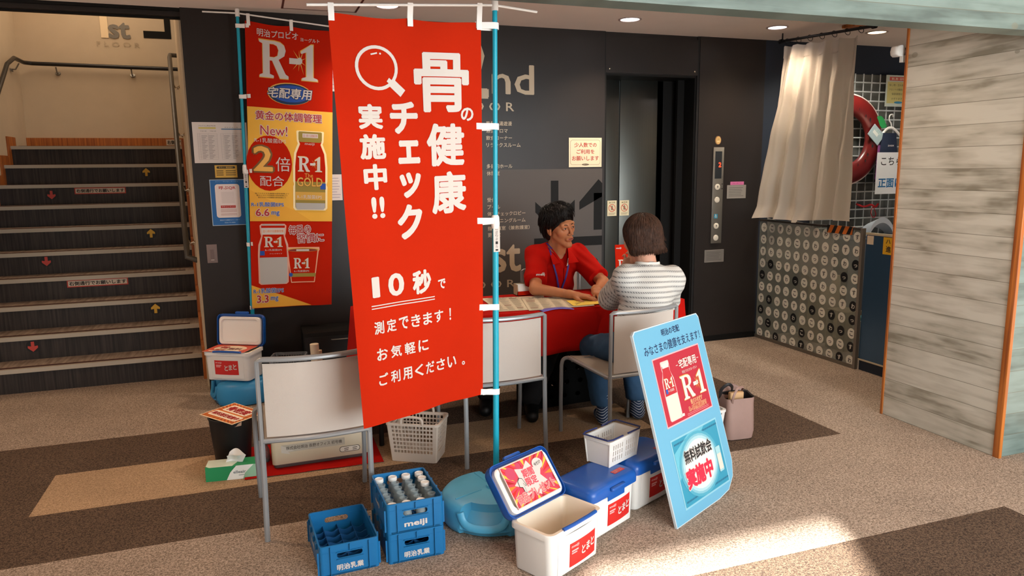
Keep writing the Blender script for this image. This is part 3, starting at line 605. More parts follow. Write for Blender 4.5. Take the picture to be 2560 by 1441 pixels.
# ------------------------------------------------------------------ water tanks that hold the poles
def tank(label, x, y, r, h, rz, mat, lump=.0):
    t = empty('water_tank', (x, y, 0), rz, label, 'tank', 'blue water tanks under the poles')
    mb = MB(); n = 120; pr = [(.0, 0), (.86, 0), (.95, .04), (.985, .14), (1, .25), (1, .70), (.98, .82), (.93, .92), (.84, .97), (.60, 1.0), (.3, 1.03), (.13, 1.04), (.12, 1.12), (.075, 1.12), (.07, 1.0), (0, 1.0)]
    rings = []
    for rr_, z in pr:
        ring = []
        for k in range(n):
            th = 2*pi*k/n; q = rr_
            for c in (-pi/2, pi/2):      # two carry handles: the wall is pushed in above a low bar
                dd = abs((th-c+pi) % (2*pi)-pi)
                if dd < .42 and z > .40 and rr_ > .66: q = min(q, .70)
                if dd < .50 and z < .18 and rr_ > .5: q *= .93
            if rr_ > .5: q *= 1+lump*cos(th*3)
            ring.append((q*r*cos(th), q*r*sin(th), z*h))
        rings.append(ring)
    mb.loft(rings, mat, True, False, False); mb.build('tank', t)
    for c in (-pi/2, pi/2):
        mb = MB(); mb.tube(sm([(r*.985*cos(c+s), r*.985*sin(c+s), h*z) for s, z in ((-.46, .80), (-.38, .50), (-.22, .38), (0, .36), (.22, .38), (.38, .50), (.46, .80))], 4), .013, mat, 8, flat=(1, 1.3)); mb.build('carry_handle', t)
    mb = MB(); mb.lathe([(0, 0), (.028, 0), (.028, .016), (.022, .022), (0, .022)], 18, (r*.5, r*.35, h*1.0), mat); mb.build('filler_cap', t)
    for s in (.25, 1.1, 2.2, 3.9, 5.3): mb = MB(); mb.tube([(r*.25*cos(s), r*.25*sin(s), h*1.03), (r*.82*cos(s), r*.82*sin(s), h*.975)], .004, mat, 6); mb.build('ridge', t)
    return t
tank('round light blue water tank holding the pole of the front banner', .935, 2.985, .235, .135, radians(-28), 'tank_blue')
tank('darker blue water tank under the white cool box by the wall', -.150, 5.275, .215, .165, radians(100), 'tank_blue2', .03)

# ------------------------------------------------------------------ cool boxes
def sticker_art():
    s = Art(); s.rect(0, 0, .15, .088, '#d9a13a', L=0); s.rect(.003, .003, .147, .085, 'sticker_red', L=1)
    s.text('meiji', .028, .073, .04, .013, 'pink', off=.03, L=2); s.rect(.010, .054, .045, .060, 'pink', L=2); s.rect(.010, .046, .038, .051, 'pink', L=2)
    for i, ch in enumerate('とまと'): s.text(ch, .075+.027*i, .042+.004*i, .022, .034, 'print_white', off=.03, L=2)
    return s
def cooler(label, x, y, z, rz, open_=False, stick=(-.03, .05), lift=110):
    Lx, Ly, Hh = .325, .205, .198
    t = empty('cool_box', (x, y, z), rz, label, 'cooler', 'white and blue cool boxes')
    mb = MB(); ox, oy = Lx/2, Ly/2; rg = []
    def R_(ix, iy, z_, r): return [(a, b, z_) for a, b in rrect(-ox+ix, ox-ix, -oy+iy, oy-iy, r)]
    for ins, z_, r in ((.014, 0, .02), (.009, .004, .024), (.008, .012, .026), (.002, Hh-.03, .03), (.002, Hh-.026, .03), (-.006, Hh-.024, .032), (-.006, Hh-.004, .032), (-.003, Hh, .03)): rg.append(R_(ins, ins, z_, r))
    mb.loft(rg, 'cooler_white', True, True, False)
    mb.loft([rg[-1], R_(.010, .010, Hh, .024), R_(.013, .013, Hh-.004, .022), R_(.030, .030, .03, .018)], 'cooler_in', True, False, True)
    # bulged front panel with the latch
    def fp(i, j):
        u = -.115+.235*i; z_ = .018+j*.155; q = sin(pi*i)**.6*.011 if 0 < i < 1 else 0
        return (u, -oy+.008-.006*(z_/Hh)-q-.001, z_)
    mb.slab(fp, 16, 4, .002, 'cooler_white', nrm=(0, 1, 0)); mb.build('body', t)
    mb = MB(); a = sticker_art(); u0, v0 = stick
    def sf(u, v, d):
        U = u0+u*1.15; Z = v0+v*1.12; i = (U+.115)/.235; q = sin(pi*min(max(i, 0), 1))**.6*.011 if 0 < i < 1 else 0
        return (U, -oy+.008-.006*(Z/Hh)-q-.0025-d, Z)
    for k in range(10): mb.add([sf(.015*(k+s), v, 0) for s, v in ((0, 0), (1, 0), (1, .088), (0, .088))], [(0, 1, 2, 3)], 'sticker_red')
    a.put(mb, sf, .0006); mb.build('sticker', t)
    # lid: shallow blue cap, hinge along the back edge
    T = rot(-radians(lift) if open_ else 0, 0, 0, (0, oy, Hh+.002))
    mb = MB(); lr = []
    def Q(i, z_, r): return [(a, b-oy, z_) for a, b in rrect(-ox-.012+i, ox+.012-i, -oy-.012+i, oy+.008-i, r)]
    for i, z_, r in ((0, -.02, .034), (-.001, .004, .036), (.002, .018, .036), (.010, .028, .034), (.022, .033, .03), (.04, .036, .02)): lr.append(Q(i, z_, r))
    mb.loft(lr, 'cooler_lid', True, False, True, T=T)
    mb.loft([lr[0], Q(.003, -.02, .032), Q(.004, -.001, .03)], 'cooler_lid', True, False, True, T=T)
    mb.rbox(-.05, .05, -2*oy-.030, -2*oy-.008, .0, .016, .01, .004, 'cooler_lid', T=T)
    mb.build('lid', t)
    mb = MB()
    if open_:
        mb.loft([[(a, b-oy, z_) for a, b in rrect(-ox+i, ox-i, -oy+i, oy-i, .028)] for i, z_ in ((.006, -.002), (.006, -.022), (.010, -.027), (.022, -.027), (.027, -.012))], 'liner', True, False, True, T=T)
        mb.build('lid_liner', t)
        mb = MB(); mb.tube([(-.09, -oy-.003, Hh+.003), (-.04, -oy-.012, Hh+.008), (.06, -oy-.012, Hh+.008), (.115, -oy-.003, Hh+.003)], .009, 'cooler_lid', 8, flat=(1, .8)); mb.build('latch', t)
    else:
        mb.box(-.06, .06, -oy-.012, -oy-.008, Hh-.040, Hh-.010, 'cooler_lid'); mb.build('latch', t)
        a = Art(); a.rect(0, 0, .075, .028, 'sticker_red'); a.text('明治宅配センター', .0375, .020, .066, .008, 'print_white', L=2); a.text('お届けします', .0375, .009, .06, .008, 'print_white', L=2)
        mb = MB(); a.put(mb, lambda u, v, d: (.045+u, -.075+v, Hh+.0385+d), .0005); mb.build('lid_sticker', t)
    return t, T
def place(nx, ny, ang, L=.297, W_=.177):   # from the near bottom corner to the centre
    c, s = cos(ang), sin(ang); return nx+c*L/2-s*W_/2, ny+s*L/2+c*W_/2
A28 = radians(28)
x1, y1 = place(.970, 2.378, A28, .297, .177)
c1, T1 = cooler('open cool box in front with its blue lid up and empty inside', x1, y1, 0, A28, True, (-.055, .030), 127)
x2, y2 = place(1.250, 2.608, A28, .297, .177)
cooler('closed cool box with blue lid carrying the small white basket', x2, y2, 0, radians(27.5), False, (-.055, .04))
x3, y3 = place(1.560, 2.795, radians(25), .297, .177)
cooler('closed cool box with blue lid half hidden behind the light blue board', x3, y3, 0, radians(25), False, (-.06, .04))
c4, T4 = cooler('open cool box on the blue water tank beside the stairs', -.200, 5.225, .172, radians(-29), True, (-.085, .045), 97)
# sheet in the raised lid of the front box
def lidfn(c, T, x, y, z):
    Mw = Matrix.Translation(c.location) @ Matrix.Rotation(c.rotation_euler.z, 4, 'Z') @ T
    # the inside of the lid: u to the viewer's right, v upwards, d toward the viewer
    def f(u, v, d): return tuple(Mw @ Vector((x+u, -y-v, z-d)))
    return f
p = Art(); w, h = .266, .178
p.rect(0, 0, w, h, '#c23a4e', L=0); cx, cy = w*.5, h*.48
for k in range(40):
    t_ = 2*pi*k/40; ra, rb = .085, .2
    c_ = [(cx+ra*cos(t_), cy+ra*.7*sin(t_)), (cx+rb*cos(t_-.05), cy+rb*sin(t_-.05)), (cx+rb*cos(t_+.05), cy+rb*sin(t_+.05))]
    c_ = [(min(max(q[0], 0), w), min(max(q[1], 0), h)) for q in c_]; p.poly(c_, ['orange', 'sticker_red', '#e8b23c', 'deepred'][k % 4], L=1)
p.poly([(cx+(.095 if k % 2 else .062)*cos(2*pi*k/14), cy+.004+(.078 if k % 2 else .05)*sin(2*pi*k/14)) for k in range(14)], 'print_white', L=2.3)
for bx, by, br in ((.045, .140, .026), (.10, .158, .014), (.235, .06, .02)): p.disc(bx, by, br, '#b8405c', L=1.6)
p.text('期間', .135, .118, .068, .036, '#c8505c', off=.04, L=4); p.text('限定', .135, .082, .068, .036, '#c8505c', off=.04, L=4); p.text('商品プレゼント', .135, .036, .235, .040, '#d06a70', off=.04, out='#e9b9a8', L=4, rotd=3)
p.disc(.205, .135, .030, 'print_white', ry=.024, L=5); p.text('今だけ', .205, .136, .042, .016, 'ink', L=6, off=.02, rotd=8)
p.poly([(.06, .10), (.075, .112), (.09, .105), (.098, .075), (.092, .07), (.085, .085), (.083, .045), (.074, .045), (.072, .07), (.058, .075)], 'ink', L=5); p.poly([(.062, .099), (.075, .109), (.088, .103), (.095, .076), (.092, .073), (.084, .088), (.0815, .048), (.0755, .048), (.0735, .072), (.06, .077)], 'print_white', L=6)
p.frame(0, 0, w, h, .004, 'print_white', L=7)
sheet('promotional_sheet', 'red comic style sheet standing in the raised lid of the front cool box', 'poster', p, w, h, lidfn(c1, T1, -.131, .018, -.0305))
# sheet lying on the box by the stairs
p = Art(); w, h = .30, .21
p.rect(0, 0, w, h, '#c8523a', L=0); p.poly(circ(.15, .10, .115, .075, 30), '#e2cdb0', L=1); p.text('骨', .10, .12, .07, .06, '#9a2418', off=.04, L=2); p.text('無料', .19, .09, .10, .05, '#5a1c14', off=.04, L=2); p.poly([(.03, .04), (.12, .03), (.24, .05), (.25, .035), (.12, .015), (.03, .02)], '#f0e2cc', L=2); p.text('測定', .10, .055, .08, .035, '#9a2418', off=.04, L=3)
Mw = Matrix.Translation((-.200, 5.225, .372)) @ Matrix.Rotation(radians(-29), 4, 'Z')
sheet('promotional_sheet', 'orange and cream sheet lying across the open cool box by the stairs', 'poster', p, w, h, lambda u, v, d: tuple(Mw @ Vector((-.165+u, -.115+v, d+.002))))

# ------------------------------------------------------------------ milk crates and bottles
def slot(cx, cy, w, h): return rrect(cx-w/2, cx+w/2, cy-h/2, cy+h/2, h/2*.98, 6)
def crate(label, x, y, z, rz, front, side, depth=.326):
    W_, D, Hh = .240, depth, .126
    t = empty('milk_crate', (x, y, z), rz, label, 'crate', 'blue milk bottle crates')
    mb = MB(); hw, hd = W_/2, D/2; th = .004
    mb.rbox(-hw+.006, hw-.006, -hd+.006, hd-.006, 0, .006, .012, .002, 'crate_blue')
    fr = MB()
    for s in (-1, 1):   # end walls with a hand slot
        T = Matrix.Translation((0, s*(hd-.006), 0)) @ Matrix.Rotation(pi/2, 4, 'X')
        mb.plate([(-hw+.016, 0), (hw-.016, 0), (hw-.016, Hh-.003), (-hw+.016, Hh-.003)], [slot(0, Hh-.045, .10, .025)], th, 'crate_blue', T=T, centered=True)
        T = Matrix.Translation((s*(hw-.006), 0, 0)) @ Matrix.Rotation(pi/2, 4, 'Z') @ Matrix.Rotation(pi/2, 4, 'X')
        mb.plate([(-hd+.016, 0), (hd-.016, 0), (hd-.016, Hh-.003), (-hd+.016, Hh-.003)], [], th, 'crate_blue', T=T, centered=True)
        for s2 in (-1, 1):   # rounded corners
            cx, cy = s*(hw-.016), s2*(hd-.016); pts = []
            a0 = {(1, 1): 0, (-1, 1): pi/2, (-1, -1): pi, (1, -1): 1.5*pi}[(s, s2)]
            ring = [(cx+.012*cos(a0+pi/2*k/5), cy+.012*sin(a0+pi/2*k/5)) for k in range(6)]+[(cx+.008*cos(a0+pi/2*k/5), cy+.008*sin(a0+pi/2*k/5)) for k in range(5, -1, -1)]
            mb.loft([[(a, b, z_) for a, b in ring] for z_ in (0, Hh-.003)], 'crate_blue', True)
    def band(z0, z1, out_, r=.016):
        o = [(a, b) for a, b in rrect(-hw-out_+.004, hw+out_-.004, -hd-out_+.004, hd+out_-.004, r)]; i = [(a, b) for a, b in rrect(-hw+.009, hw-.009, -hd+.009, hd-.009, r*.7)]
        mb.loft([[(a, b, z0) for a, b in i], [(a, b, z0) for a, b in o], [(a, b, z1) for a, b in o], [(a, b, z1) for a, b in i], [(a, b, z0) for a, b in i]], 'crate_blue', False, False, False)
    band(Hh-.006, Hh, .001); band(Hh-.030, Hh-.026, .001); band(.0, .008, .0)
    for s in (-1, 1):
        for u in (-.075, .075, 0): mb.box(u-.0015, u+.0015, s*hd-.004, s*hd+.004, Hh-.028 if u == 0 else .006, Hh-.004, 'crate_blue')
        for v in (-.11, -.04, .04, .11): mb.box(s*hw-.004, s*hw+.004, v-.0015, v+.0015, Hh-.028, Hh-.004, 'crate_blue')
        for v in (-.145, .145): mb.box(s*hw-.004, s*hw+.003, v-.0015, v+.0015, .006, Hh-.028, 'crate_blue')
        mb.box(-.052, .052, s*hd-.004, s*hd+.0015, Hh-.062, Hh-.059, 'crate_blue'); mb.box(-.052, .052, s*hd-.004, s*hd+.0015, Hh-.032, Hh-.029, 'crate_blue')
    a = Art(); a.text(front, 0, .030, .105 if front != 'meiji' else .095, .026 if front != 'meiji' else .030, 'print_white', off=.03 if front != 'meiji' else .035)
    a.put(mb, lambda u, v, d: (u, -hd+.0035-d, v), .0008)
    a = Art(); a.text('meiji', 0, .055, .085, .026, 'print_white', off=.03); a.put(mb, lambda u, v, d: (-hw+.0035-d, .03-u, v), .0008)
    mb.build('body', t)
    mb = MB()
    for i in range(1, 4):
        xx = -hw+W_*i/4; mb.box(xx-.001, xx+.001, -hd+.01, hd-.01, .004, .058, 'crate_in')
    for j in range(1, 6):
        yy = -.159+.053*j
        mb.slab(lambda p_, q_, yy=yy: (-hw+.01+(W_-.02)*p_, yy, .004+q_*(.050+.005*cos(8*pi*p_))), 32, 1, .002, 'crate_in')
    mb.build('divider', t); return t
crate('empty blue crate on the floor at the left of the crate stack', .254, 2.885, 0, radians(3.5), '明治乳業', 1)
crate('lower blue crate of the stack, directly on the floor', .525, 2.888, 0, radians(2), '明治乳業', 1)
crate('upper blue crate of the stack, full of small glass bottles', .524, 2.888, .127, radians(2), 'meiji', 1)
def bottle(capped):
    t = empty('milk_bottle', (0, 0, 0), 0, 'small clear glass bottle with a white cap in the upper blue crate' if capped else 'small clear glass bottle without a cap in the upper blue crate', 'bottle', 'capped milk bottles in the crate' if capped else 'open milk bottles in the crate')
    mb = MB(); mb.lathe([(0, .001), (.019, .001), (.0215, .004), (.0215, .060), (.018, .074), (.0155, .084), (.0158, .094), (.0172, .097), (.0172, .103), (.0150, .104), (.0142, .100), (.0140, .086), (.0165, .073), (.0200, .058), (.0200, .006), (0, .004)], 20, mat='glass'); mb.build('glass_body', t)
    if capped:
        mb = MB(); mb.lathe([(.0182, .092), (.0192, .094), (.0192, .104), (.0185, .108), (.016, .109), (.0155, .107), (0, .107)], 20, mat='cap_white'); mb.build('cap', t)
    return t
pb = {True: bottle(True), False: bottle(False)}; used = set()
CAPS = {(0, 5), (1, 5), (2, 5), (3, 5), (3, 4), (3, 3), (0, 0), (1, 0), (2, 0)}
for j in range(6):
    for i in range(4):
        if (i, j) in ((3, 0),): continue
        c_ = (i, j) in CAPS; o = pb[c_] if c_ not in used else dup(pb[c_]); used.add(c_)
        bx_, by_ = -.0885+.059*i, -.1325+.053*j; o.location = (.524+bx_*cos(.035)-by_*sin(.035), 2.888+bx_*sin(.035)+by_*cos(.035), .134)
        row = ['front', 'second', 'third', 'fourth', 'fifth', 'back'][j]; cl_ = ['leftmost', 'second from left', 'third from left', 'rightmost'][i]
        o['label'] = 'glass bottle %s, %s in the %s row of the upper crate' % ('with cap' if c_ else 'without cap', cl_, row)
# ------------------------------------------------------------------ small shopping basket on the closed box
t = empty('shopping_basket', (1.487, 2.885, .2335), radians(27), 'small white slotted basket with navy handles on a cool box lid', 'basket')
mb = MB(); w, d, h = .105, .062, .125; tp = 1.10
mb.rbox(-w, w, -d, d, .004, .008, .012, .001, 'basket_white')
for s in (-1, 1):
    hl = []
    for i in range(-5, 6):
        if i == 0: continue
        for z in (.022, .05, .078): hl.append([(i*.0165-.0028+s*0, z), (i*.0165+.0028, z), (i*.0165+.0034, z+.022), (i*.0165-.0022, z+.022)])
    T = Matrix.Translation((0, s*d, 0)) @ Matrix.Rotation(pi/2-s*radians(4)*-1*-1, 4, 'X')
    mb.plate([(-w+.006, .003), (w-.006, .003), (w*tp-.004, h), (-w*tp+.004, h)], hl, .0025, 'basket_white', T=T, centered=True)
    T = Matrix.Translation((s*w, 0, 0)) @ Matrix.Rotation(s*radians(4), 4, 'Y') @ Matrix.Rotation(pi/2, 4, 'Z') @ Matrix.Rotation(pi/2, 4, 'X')
    mb.plate([(-d+.004, .003), (d-.004, .003), (d+.006, h), (-d-.006, h)], [], .0025, 'basket_white', T=T, centered=True)
    for s2 in (-1, 1): mb.tube([(s*(w-.002), s2*(d-.002), .0), (s*(w+.0085), s2*(d+.0085), h)], .005, 'basket_white', 8)
o = [(a, b, h) for a, b in rrect(-w-.014, w+.014, -d-.014, d+.014, .012)]; i_ = [(a, b, h) for a, b in rrect(-w-.006, w+.006, -d-.006, d+.006, .01)]
mb.loft([i_, o, [(a, b, h-.012) for a, b, _ in o], [(a, b, h-.012) for a, b, _ in i_]], 'basket_white', True, False, False)
for sx in (-1, 1):
    for sy in (-1, 1): mb.lathe([(0, 0), (.006, 0), (.006, .006)], 8, (sx*.09, sy*.048, 0), 'basket_white')
mb.build('body', t)
for s in (-1, 1):
    mb = MB(); mb.tube([(s*.02, -d-.012, h+.008), (s*.10, -d-.016, h+.010), (s*(w+.020), -d-.006, h+.010), (s*(w+.022), d+.006, h+.010), (s*.10, d+.016, h+.010), (s*.02, d+.012, h+.008)], .0038, 'handle_navy', 8, flat=(1.3, 1)); mb.build('handle', t)
# ------------------------------------------------------------------ light blue board
t = empty('sign_board', (1.645, 2.572, 0), A28, 'light blue standing board with a red poster and a blue poster', 'sign')
TB = rot(-radians(16.5), 0, 0); mb = MB()
oc = rrect(0, .59, 0, .88, .02); oc = [(.003, 0), (.40, -.0), (.50, .012), (.565, .06), (.59, .13), (.59, .86), (.575, .88), (.02, .88), (.002, .865)]
Tp = TB @ Matrix.Rotation(pi/2, 4, 'X')
mb.plate(oc, [], .012, 'board_edge', T=Tp @ Matrix.Translation((0, 0, -.012)))
a = Art(); a.poly([(x*.985+.005, y*.99+.004) for x, y in oc], 'board_blue')
a.text('明治の宅配', .31, .838, .16, .034, 'print_navy', off=.02, L=2); a.text('みなさまの健康を支えます！', .31, .778, .50, .046, 'print_navy', off=.012, L=2)
bf = lambda u, v, d: tuple(TB @ Vector((u, -d, v)))
a.put(mb, bf, .0006); mb.build('board', t)
q = Art(); q.rect(.104, .418, .525, .736, '#dfa0a4', L=3); q.rect(.110, .424, .519, .730, '#a32032', L=4)
q.text('宅配専用', .39, .672, .16, .045, 'print_white', off=.02, out='deepred', L=6); q.rect(.285, .670, .303, .673, 'print_white', L=6); q.rect(.478, .670, .496, .673, 'print_white', L=6)
q.text('明治プロビオヨーグルト', .395, .632, .14, .014, 'print_white', L=6); R1(q, .395, .56, .205, .11, L=6); q.text('強さひきだす', .395, .486, .11, .022, 'deepred', out='#f2cf9a', L=6); q.text('R-1乳酸菌EPS', .395, .458, .165, .027, 'deepred', off=.02, out='#f2cf9a', L=6)
for z in (.438, .431): q.rect(.29, z, .49, z+.002, '#e08a90', L=5)
mp_ = [(.042, 0), (.05, .03), (.05, .45), (.046, .68), (.028, .82), (.031, .86), (.032, .98), (.028, 1)]
prof(q, .195, .438, .712, [(w_+.004, s_) for w_, s_ in mp_], '#e4a8a8', 5); prof(q, .195, .441, .709, mp_, 'milk', 6); prof(q, .195, .555, .69, [(.049, 0), (.045, .45), (.029, .82), (.031, 1)], '#a8222c', 7); q.rect(.168, .680, .222, .704, 'print_white', L=8)
R1(q, .195, .61, .074, .046, L=8); q.rect(.155, .565, .172, .585, 'print_blue', L=8); q.text('R-1乳酸菌', .20, .575, .05, .012, 'print_white', L=8); q.rect(.235, .440, .265, .452, 'print_white', L=6)
mb = MB(); q.put(mb, bf, .0005); mb.build('red_poster', t)
q = Art(); q.rect(.100, .048, .526, .364, '#7fb2c2', L=3); q.rect(.108, .056, .518, .356, 'aqua', L=4); q.poly([(.108, .30), (.25, .356), (.40, .356), (.108, .18)], 'aqua2', L=5)
for k, (f_, m_) in enumerate(((1.18, '#4795ab'), (1.08, '#74a9b8'), (1.0, '#99bcc4'), (.9, '#bccccd'))): q.disc(.30, .205, .150*f_, m_, ry=.125*f_, L=6+k)
q.text('無料試飲会', .30, .262, .25, .062, 'ink', off=.03, out='print_white', L=11); q.text('実施中', .275, .165, .24, .092, '#c0203c', off=.06, out='print_white', L=11)
q.rect(.455, .125, .492, .20, 'milk', L=11, r=.005); q.rect(.452, .115, .495, .235, '#8fb9c0', L=10, r=.006)
for k in range(40):
    x_ = .122+.010*k
    for z in (.333, .072): q.rect(x_, z, x_+.004, z+.008, 'print_navy', L=5)
mb = MB(); q.put(mb, bf, .0005); mb.build('blue_poster', t)
mb = MB()
for x_ in (.42, .54): mb.tube([tuple(TB @ Vector((x_, .014, .60))), (x_, .36, .008)], .008, 'board_edge', 8)
mb.tube([(.42, .34, .02), (.54, .34, .02)], .006, 'board_edge', 8); mb.build('rear_strut', t)

# ------------------------------------------------------------------ chairs
def chair(label, x, y, rz):
    t = empty('mesh_chair', (x, y, 0), rz, label, 'chair', 'white mesh chairs with grey frames')
    w, d = .224, .22
    def pt(z): return -d-.0-(z-.44)*.02 if z > .44 else -d-(.44-z)*.02+.0
    ZB = [.44, .80]
    mb = MB()   # back frame
    top = sm([(-w, -d-.006, .80), (-w*.5, -d-.030, .798), (0, -d-.038, .797), (w*.5, -d-.030, .798), (w, -d-.006, .80)], 5)
    mb.tube([(-w, -d, .43)]+[(-w, -d-.003, .62), (-w, -d-.006, .792)]+top[1:-1]+[(w, -d-.006, .792), (w, -d-.003, .62), (w, -d, .43)], .0125, 'chair_tube', 8, flat=(1, .8))
    mb.tube(sm([(-w, -d, .445), (0, -d-.022, .445), (w, -d, .445)], 6), .011, 'chair_tube', 8); mb.build('back_frame', t)
    mb = MB()
    mb.slab(lambda i, j: ((2*i-1)*(w-.022), -d-.004*j-(.034*(1-(2*i-1)**2))*(.65+.35*j), .462+.318*j), 16, 10, .003, 'chair_mesh'); mb.build('backrest', t)
    mb = MB()
    mb.slab(lambda i, j: ((2*i-1)*(w-.012), -d+.02+(2*d-.04)*j, .440+.030*j-.018*(1-(2*i-1)**2)), 14, 12, .005, 'seat_mesh', nrm=(0, 0, 1)); mb.build('seat', t)
    mb = MB()
    for s in (-1, 1): mb.tube([(s*w, -d, .437), (s*w, d-.05, .462), (s*w, d-.02, .462)], .0115, 'chair_tube', 8)
    mb.tube([(-w, d-.06, .452), (w, d-.06, .452)], .009, 'chair_tube', 8); mb.tube([(-w, -d+.05, .430), (w, -d+.05, .430)], .009, 'chair_tube', 8); mb.build('seat_frame', t)
    for s in (-1, 1):
        mb = MB(); mb.tube([(s*w, -d, .45), (s*w, -d-.002, .25), (s*(w+.004), -d-.008, .001)], .0125, 'chair_tube', 8, flat=(.8, 1)); mb.build('leg', t)
        mb = MB(); mb.tube(sm([(s*w, d-.03, .462), (s*(w+.012), d-.014, .459), (s*(w+.026), d-.004, .445), (s*(w+.031), d+.002, .415)], 4)+[Vector((s*(w+.031), d+.010, .2)), Vector((s*(w+.026), d+.018, .001))], .0115, 'chair_tube', 8); mb.build('leg', t)
    return t
chair('empty white mesh chair nearest the viewer, left of the front banner', .187, 3.325, radians(0))
chair('empty white mesh chair at the table between the banner pole and the woman', 1.190, 3.765, radians(1.5))
chair('white mesh chair the person in the striped shirt sits on', 1.935, 3.675, radians(9))
chair('white mesh chair behind the red table that the man in red sits on', 2.06, 4.93, radians(166))

# ------------------------------------------------------------------ table
t = empty('folding_table', (1.53, 4.30, 0), 0, 'long dark folding table under the red cloth', 'table')
mb = MB(); mb.rbox(-.98, .98, -.29, .29, .69, .712, .01, .003, 'black'); mb.build('tabletop', t)
for sx in (-1, 1):
    for sy in (-1, 1): mb = MB(); mb.tube([(sx*.92, sy*.25, .69), (sx*.93, sy*.27, .001)], .015, 'black', 8); mb.build('leg', t)
mb = MB(); mb.tube([(-.92, .25, .12), (.92, .25, .12)], .01, 'black', 8); mb.build('crossbar', t)
mb = MB(); N = 220; X0, X1, YF, YB = .525, 2.575, 3.985, 4.615
base = rrect(X0, X1, YF, YB, .03, 8); per = []
for i in range(len(base)):
    p0, p1 = Vector(base[i]), Vector(base[(i+1) % len(base)]); k = max(1, int((p1-p0).length/.025))
    for j in range(k): per.append(p0.lerp(p1, j/k))
rings = []; cx, cy = (X0+X1)/2, (YF+YB)/2
for lev in range(9):
    f = lev/8; ring = []
    for i, p_ in enumerate(per):
        left = max(0, min(1, (X0+.12-p_.x)/.12)); right = max(0, min(1, (p_.x-X1+.05)/.05)); back = 1 if p_.y > YB-.02 else 0
        bot = .475+.02*sin(p_.x*3)-(.40*left)-.05*right; bot = max(bot, .05)
        z = .722-(.722-bot)*f if lev else .722
        nrm_ = Vector((0, 0)); 
        if p_.x < X0+.031: nrm_ += Vector((-1, 0))
        if p_.x > X1-.031: nrm_ += Vector((1, 0))
        if p_.y < YF+.031: nrm_ += Vector((0, -1))
        if p_.y > YB-.031: nrm_ += Vector((0, 1))
        nrm_ = nrm_.normalized() if nrm_.length else nrm_
        amp = (.004+.016*f)*sin(i*.42+1.5*sin(i*.07)); o_ = f*.02+amp*f+left*f*.07
        ring.append((p_.x+nrm_.x*o_, p_.y+nrm_.y*o_, z))
    rings.append(ring)
inner = [(cx+(x-cx)*.996, cy+(y-cy)*.985, .7235) for x, y, z in rings[0]]
mb.loft([inner]+rings, 'table_red', True, True, False); cl = mb.build('tablecloth', autos=False); sd = cl.modifiers.new('thick', 'SOLIDIFY'); sd.thickness = .002; sd.offset = 1
tag(cl, 'bright red cloth draped over the long table', 'tablecloth')
# things on the table
def flat(pts, z): return lambda u, v, d: tuple(Vector(pts[0]).lerp(Vector(pts[1]), u).lerp(Vector(pts[3]).lerp(Vector(pts[2]), u), v).to_tuple()[:2])+(z+d,)
def tsheet(name, label, pts, z, back, art, **k): return sheet(name, label, 'paper', art, 1, 1, flat(pts, z), back, **k)
def newsart(seed, dense=1):
    random.seed(seed); n = Art()
    for r_ in range(9):
        for c_ in range(5):
            x_ = .04+.19*c_; y_ = .05+.1*r_; k = random.random()
            if k < .30: n.rect(x_, y_, x_+.12+.05*random.random(), y_+.05, '#8a6a58' if k < .12 else '#9a9484')
            else:
                for q_ in range(3): n.rect(x_, y_+.025*q_, x_+.10+.06*random.random(), y_+.025*q_+.009, '#857c6c')
    n.text('健康だより', .35, .94, .5, .06, '#3a4a66', L=2); return n
tsheet('information_sheet', 'large printed newspaper sheet lying at the left end of the table', [(1.33, 4.05), (1.62, 4.02), (1.78, 4.46), (1.36, 4.52)], .726, 'news', newsart(1))
tsheet('information_sheet', 'large printed sheet in the middle of the table in front of the man', [(1.50, 3.995), (1.93, 3.995), (2.02, 4.36), (1.60, 4.40)], .7285, 'news', newsart(2))
n = Art(); n.line([(.1, .2), (.3, .5), (.7, .55), (.9, .3)], .03, 'ink'); n.line([(.1, .35), (.3, .65), (.7, .7), (.9, .45)], .02, 'ink')
tsheet('yellow_sheet', 'yellow sheet with black curved lines beside the man\'s hands', [(1.80, 4.02), (2.06, 4.02), (2.09, 4.20), (1.83, 4.20)], .731, 'yellow_sheet', n)
mb = MB(); mb.slab(lambda i, j: (1.57+.20*i, 3.945+.10*j, .726+.014*sin(pi*min(i, 1))*(1-j)*.8), 8, 4, .004, 'purple', nrm=(0, 0, 1)); tag(mb.build('folder'), 'purple folder sticking out over the table edge', 'folder')
t = empty('file_box', (1.685, 4.56, .7245), 0, 'open cream cardboard box with papers on the back edge of the table', 'box')
mb = MB(); mb.box(-.07, .07, -.04, .04, 0, .004, 'card'); mb.box(-.07, -.066, -.04, .04, 0, .075, 'card'); mb.plate([(-.04, 0), (.04, 0), (.04, .03), (-.04, .075)], [], .003, 'card', T=Matrix.Translation((.067, 0, 0)) @ Matrix.Rotation(pi/2, 4, 'Z') @ Matrix.Rotation(pi/2, 4, 'X')); mb.box(-.07, .07, .037, .04, 0, .075, 'card'); mb.box(-.07, .07, -.04, -.037, 0, .03, 'cloth_red2'); mb.build('tray', t)
mb = MB()
for k in range(5): mb.box(-.06, .06, -.03+.012*k, -.029+.012*k, .005, .055+.004*k, 'paper')
mb.build('papers', t)
t = empty('brochure_stand', (2.415, 4.50, .7245), 0, 'upright red card stand behind the person in the striped shirt', 'sign'); mb = MB()
mb.slab(lambda i, j: (-.075+.15*i, .03*j, .31*j), 1, 1, .004, 'cloth_red2'); a = Art(); a.text('meiji', .028, .285, .04, .014, 'print_white', off=.02); R1(a, .075, .17, .11, .07); a.rect(.03, .07, .12, .10, 'print_white')
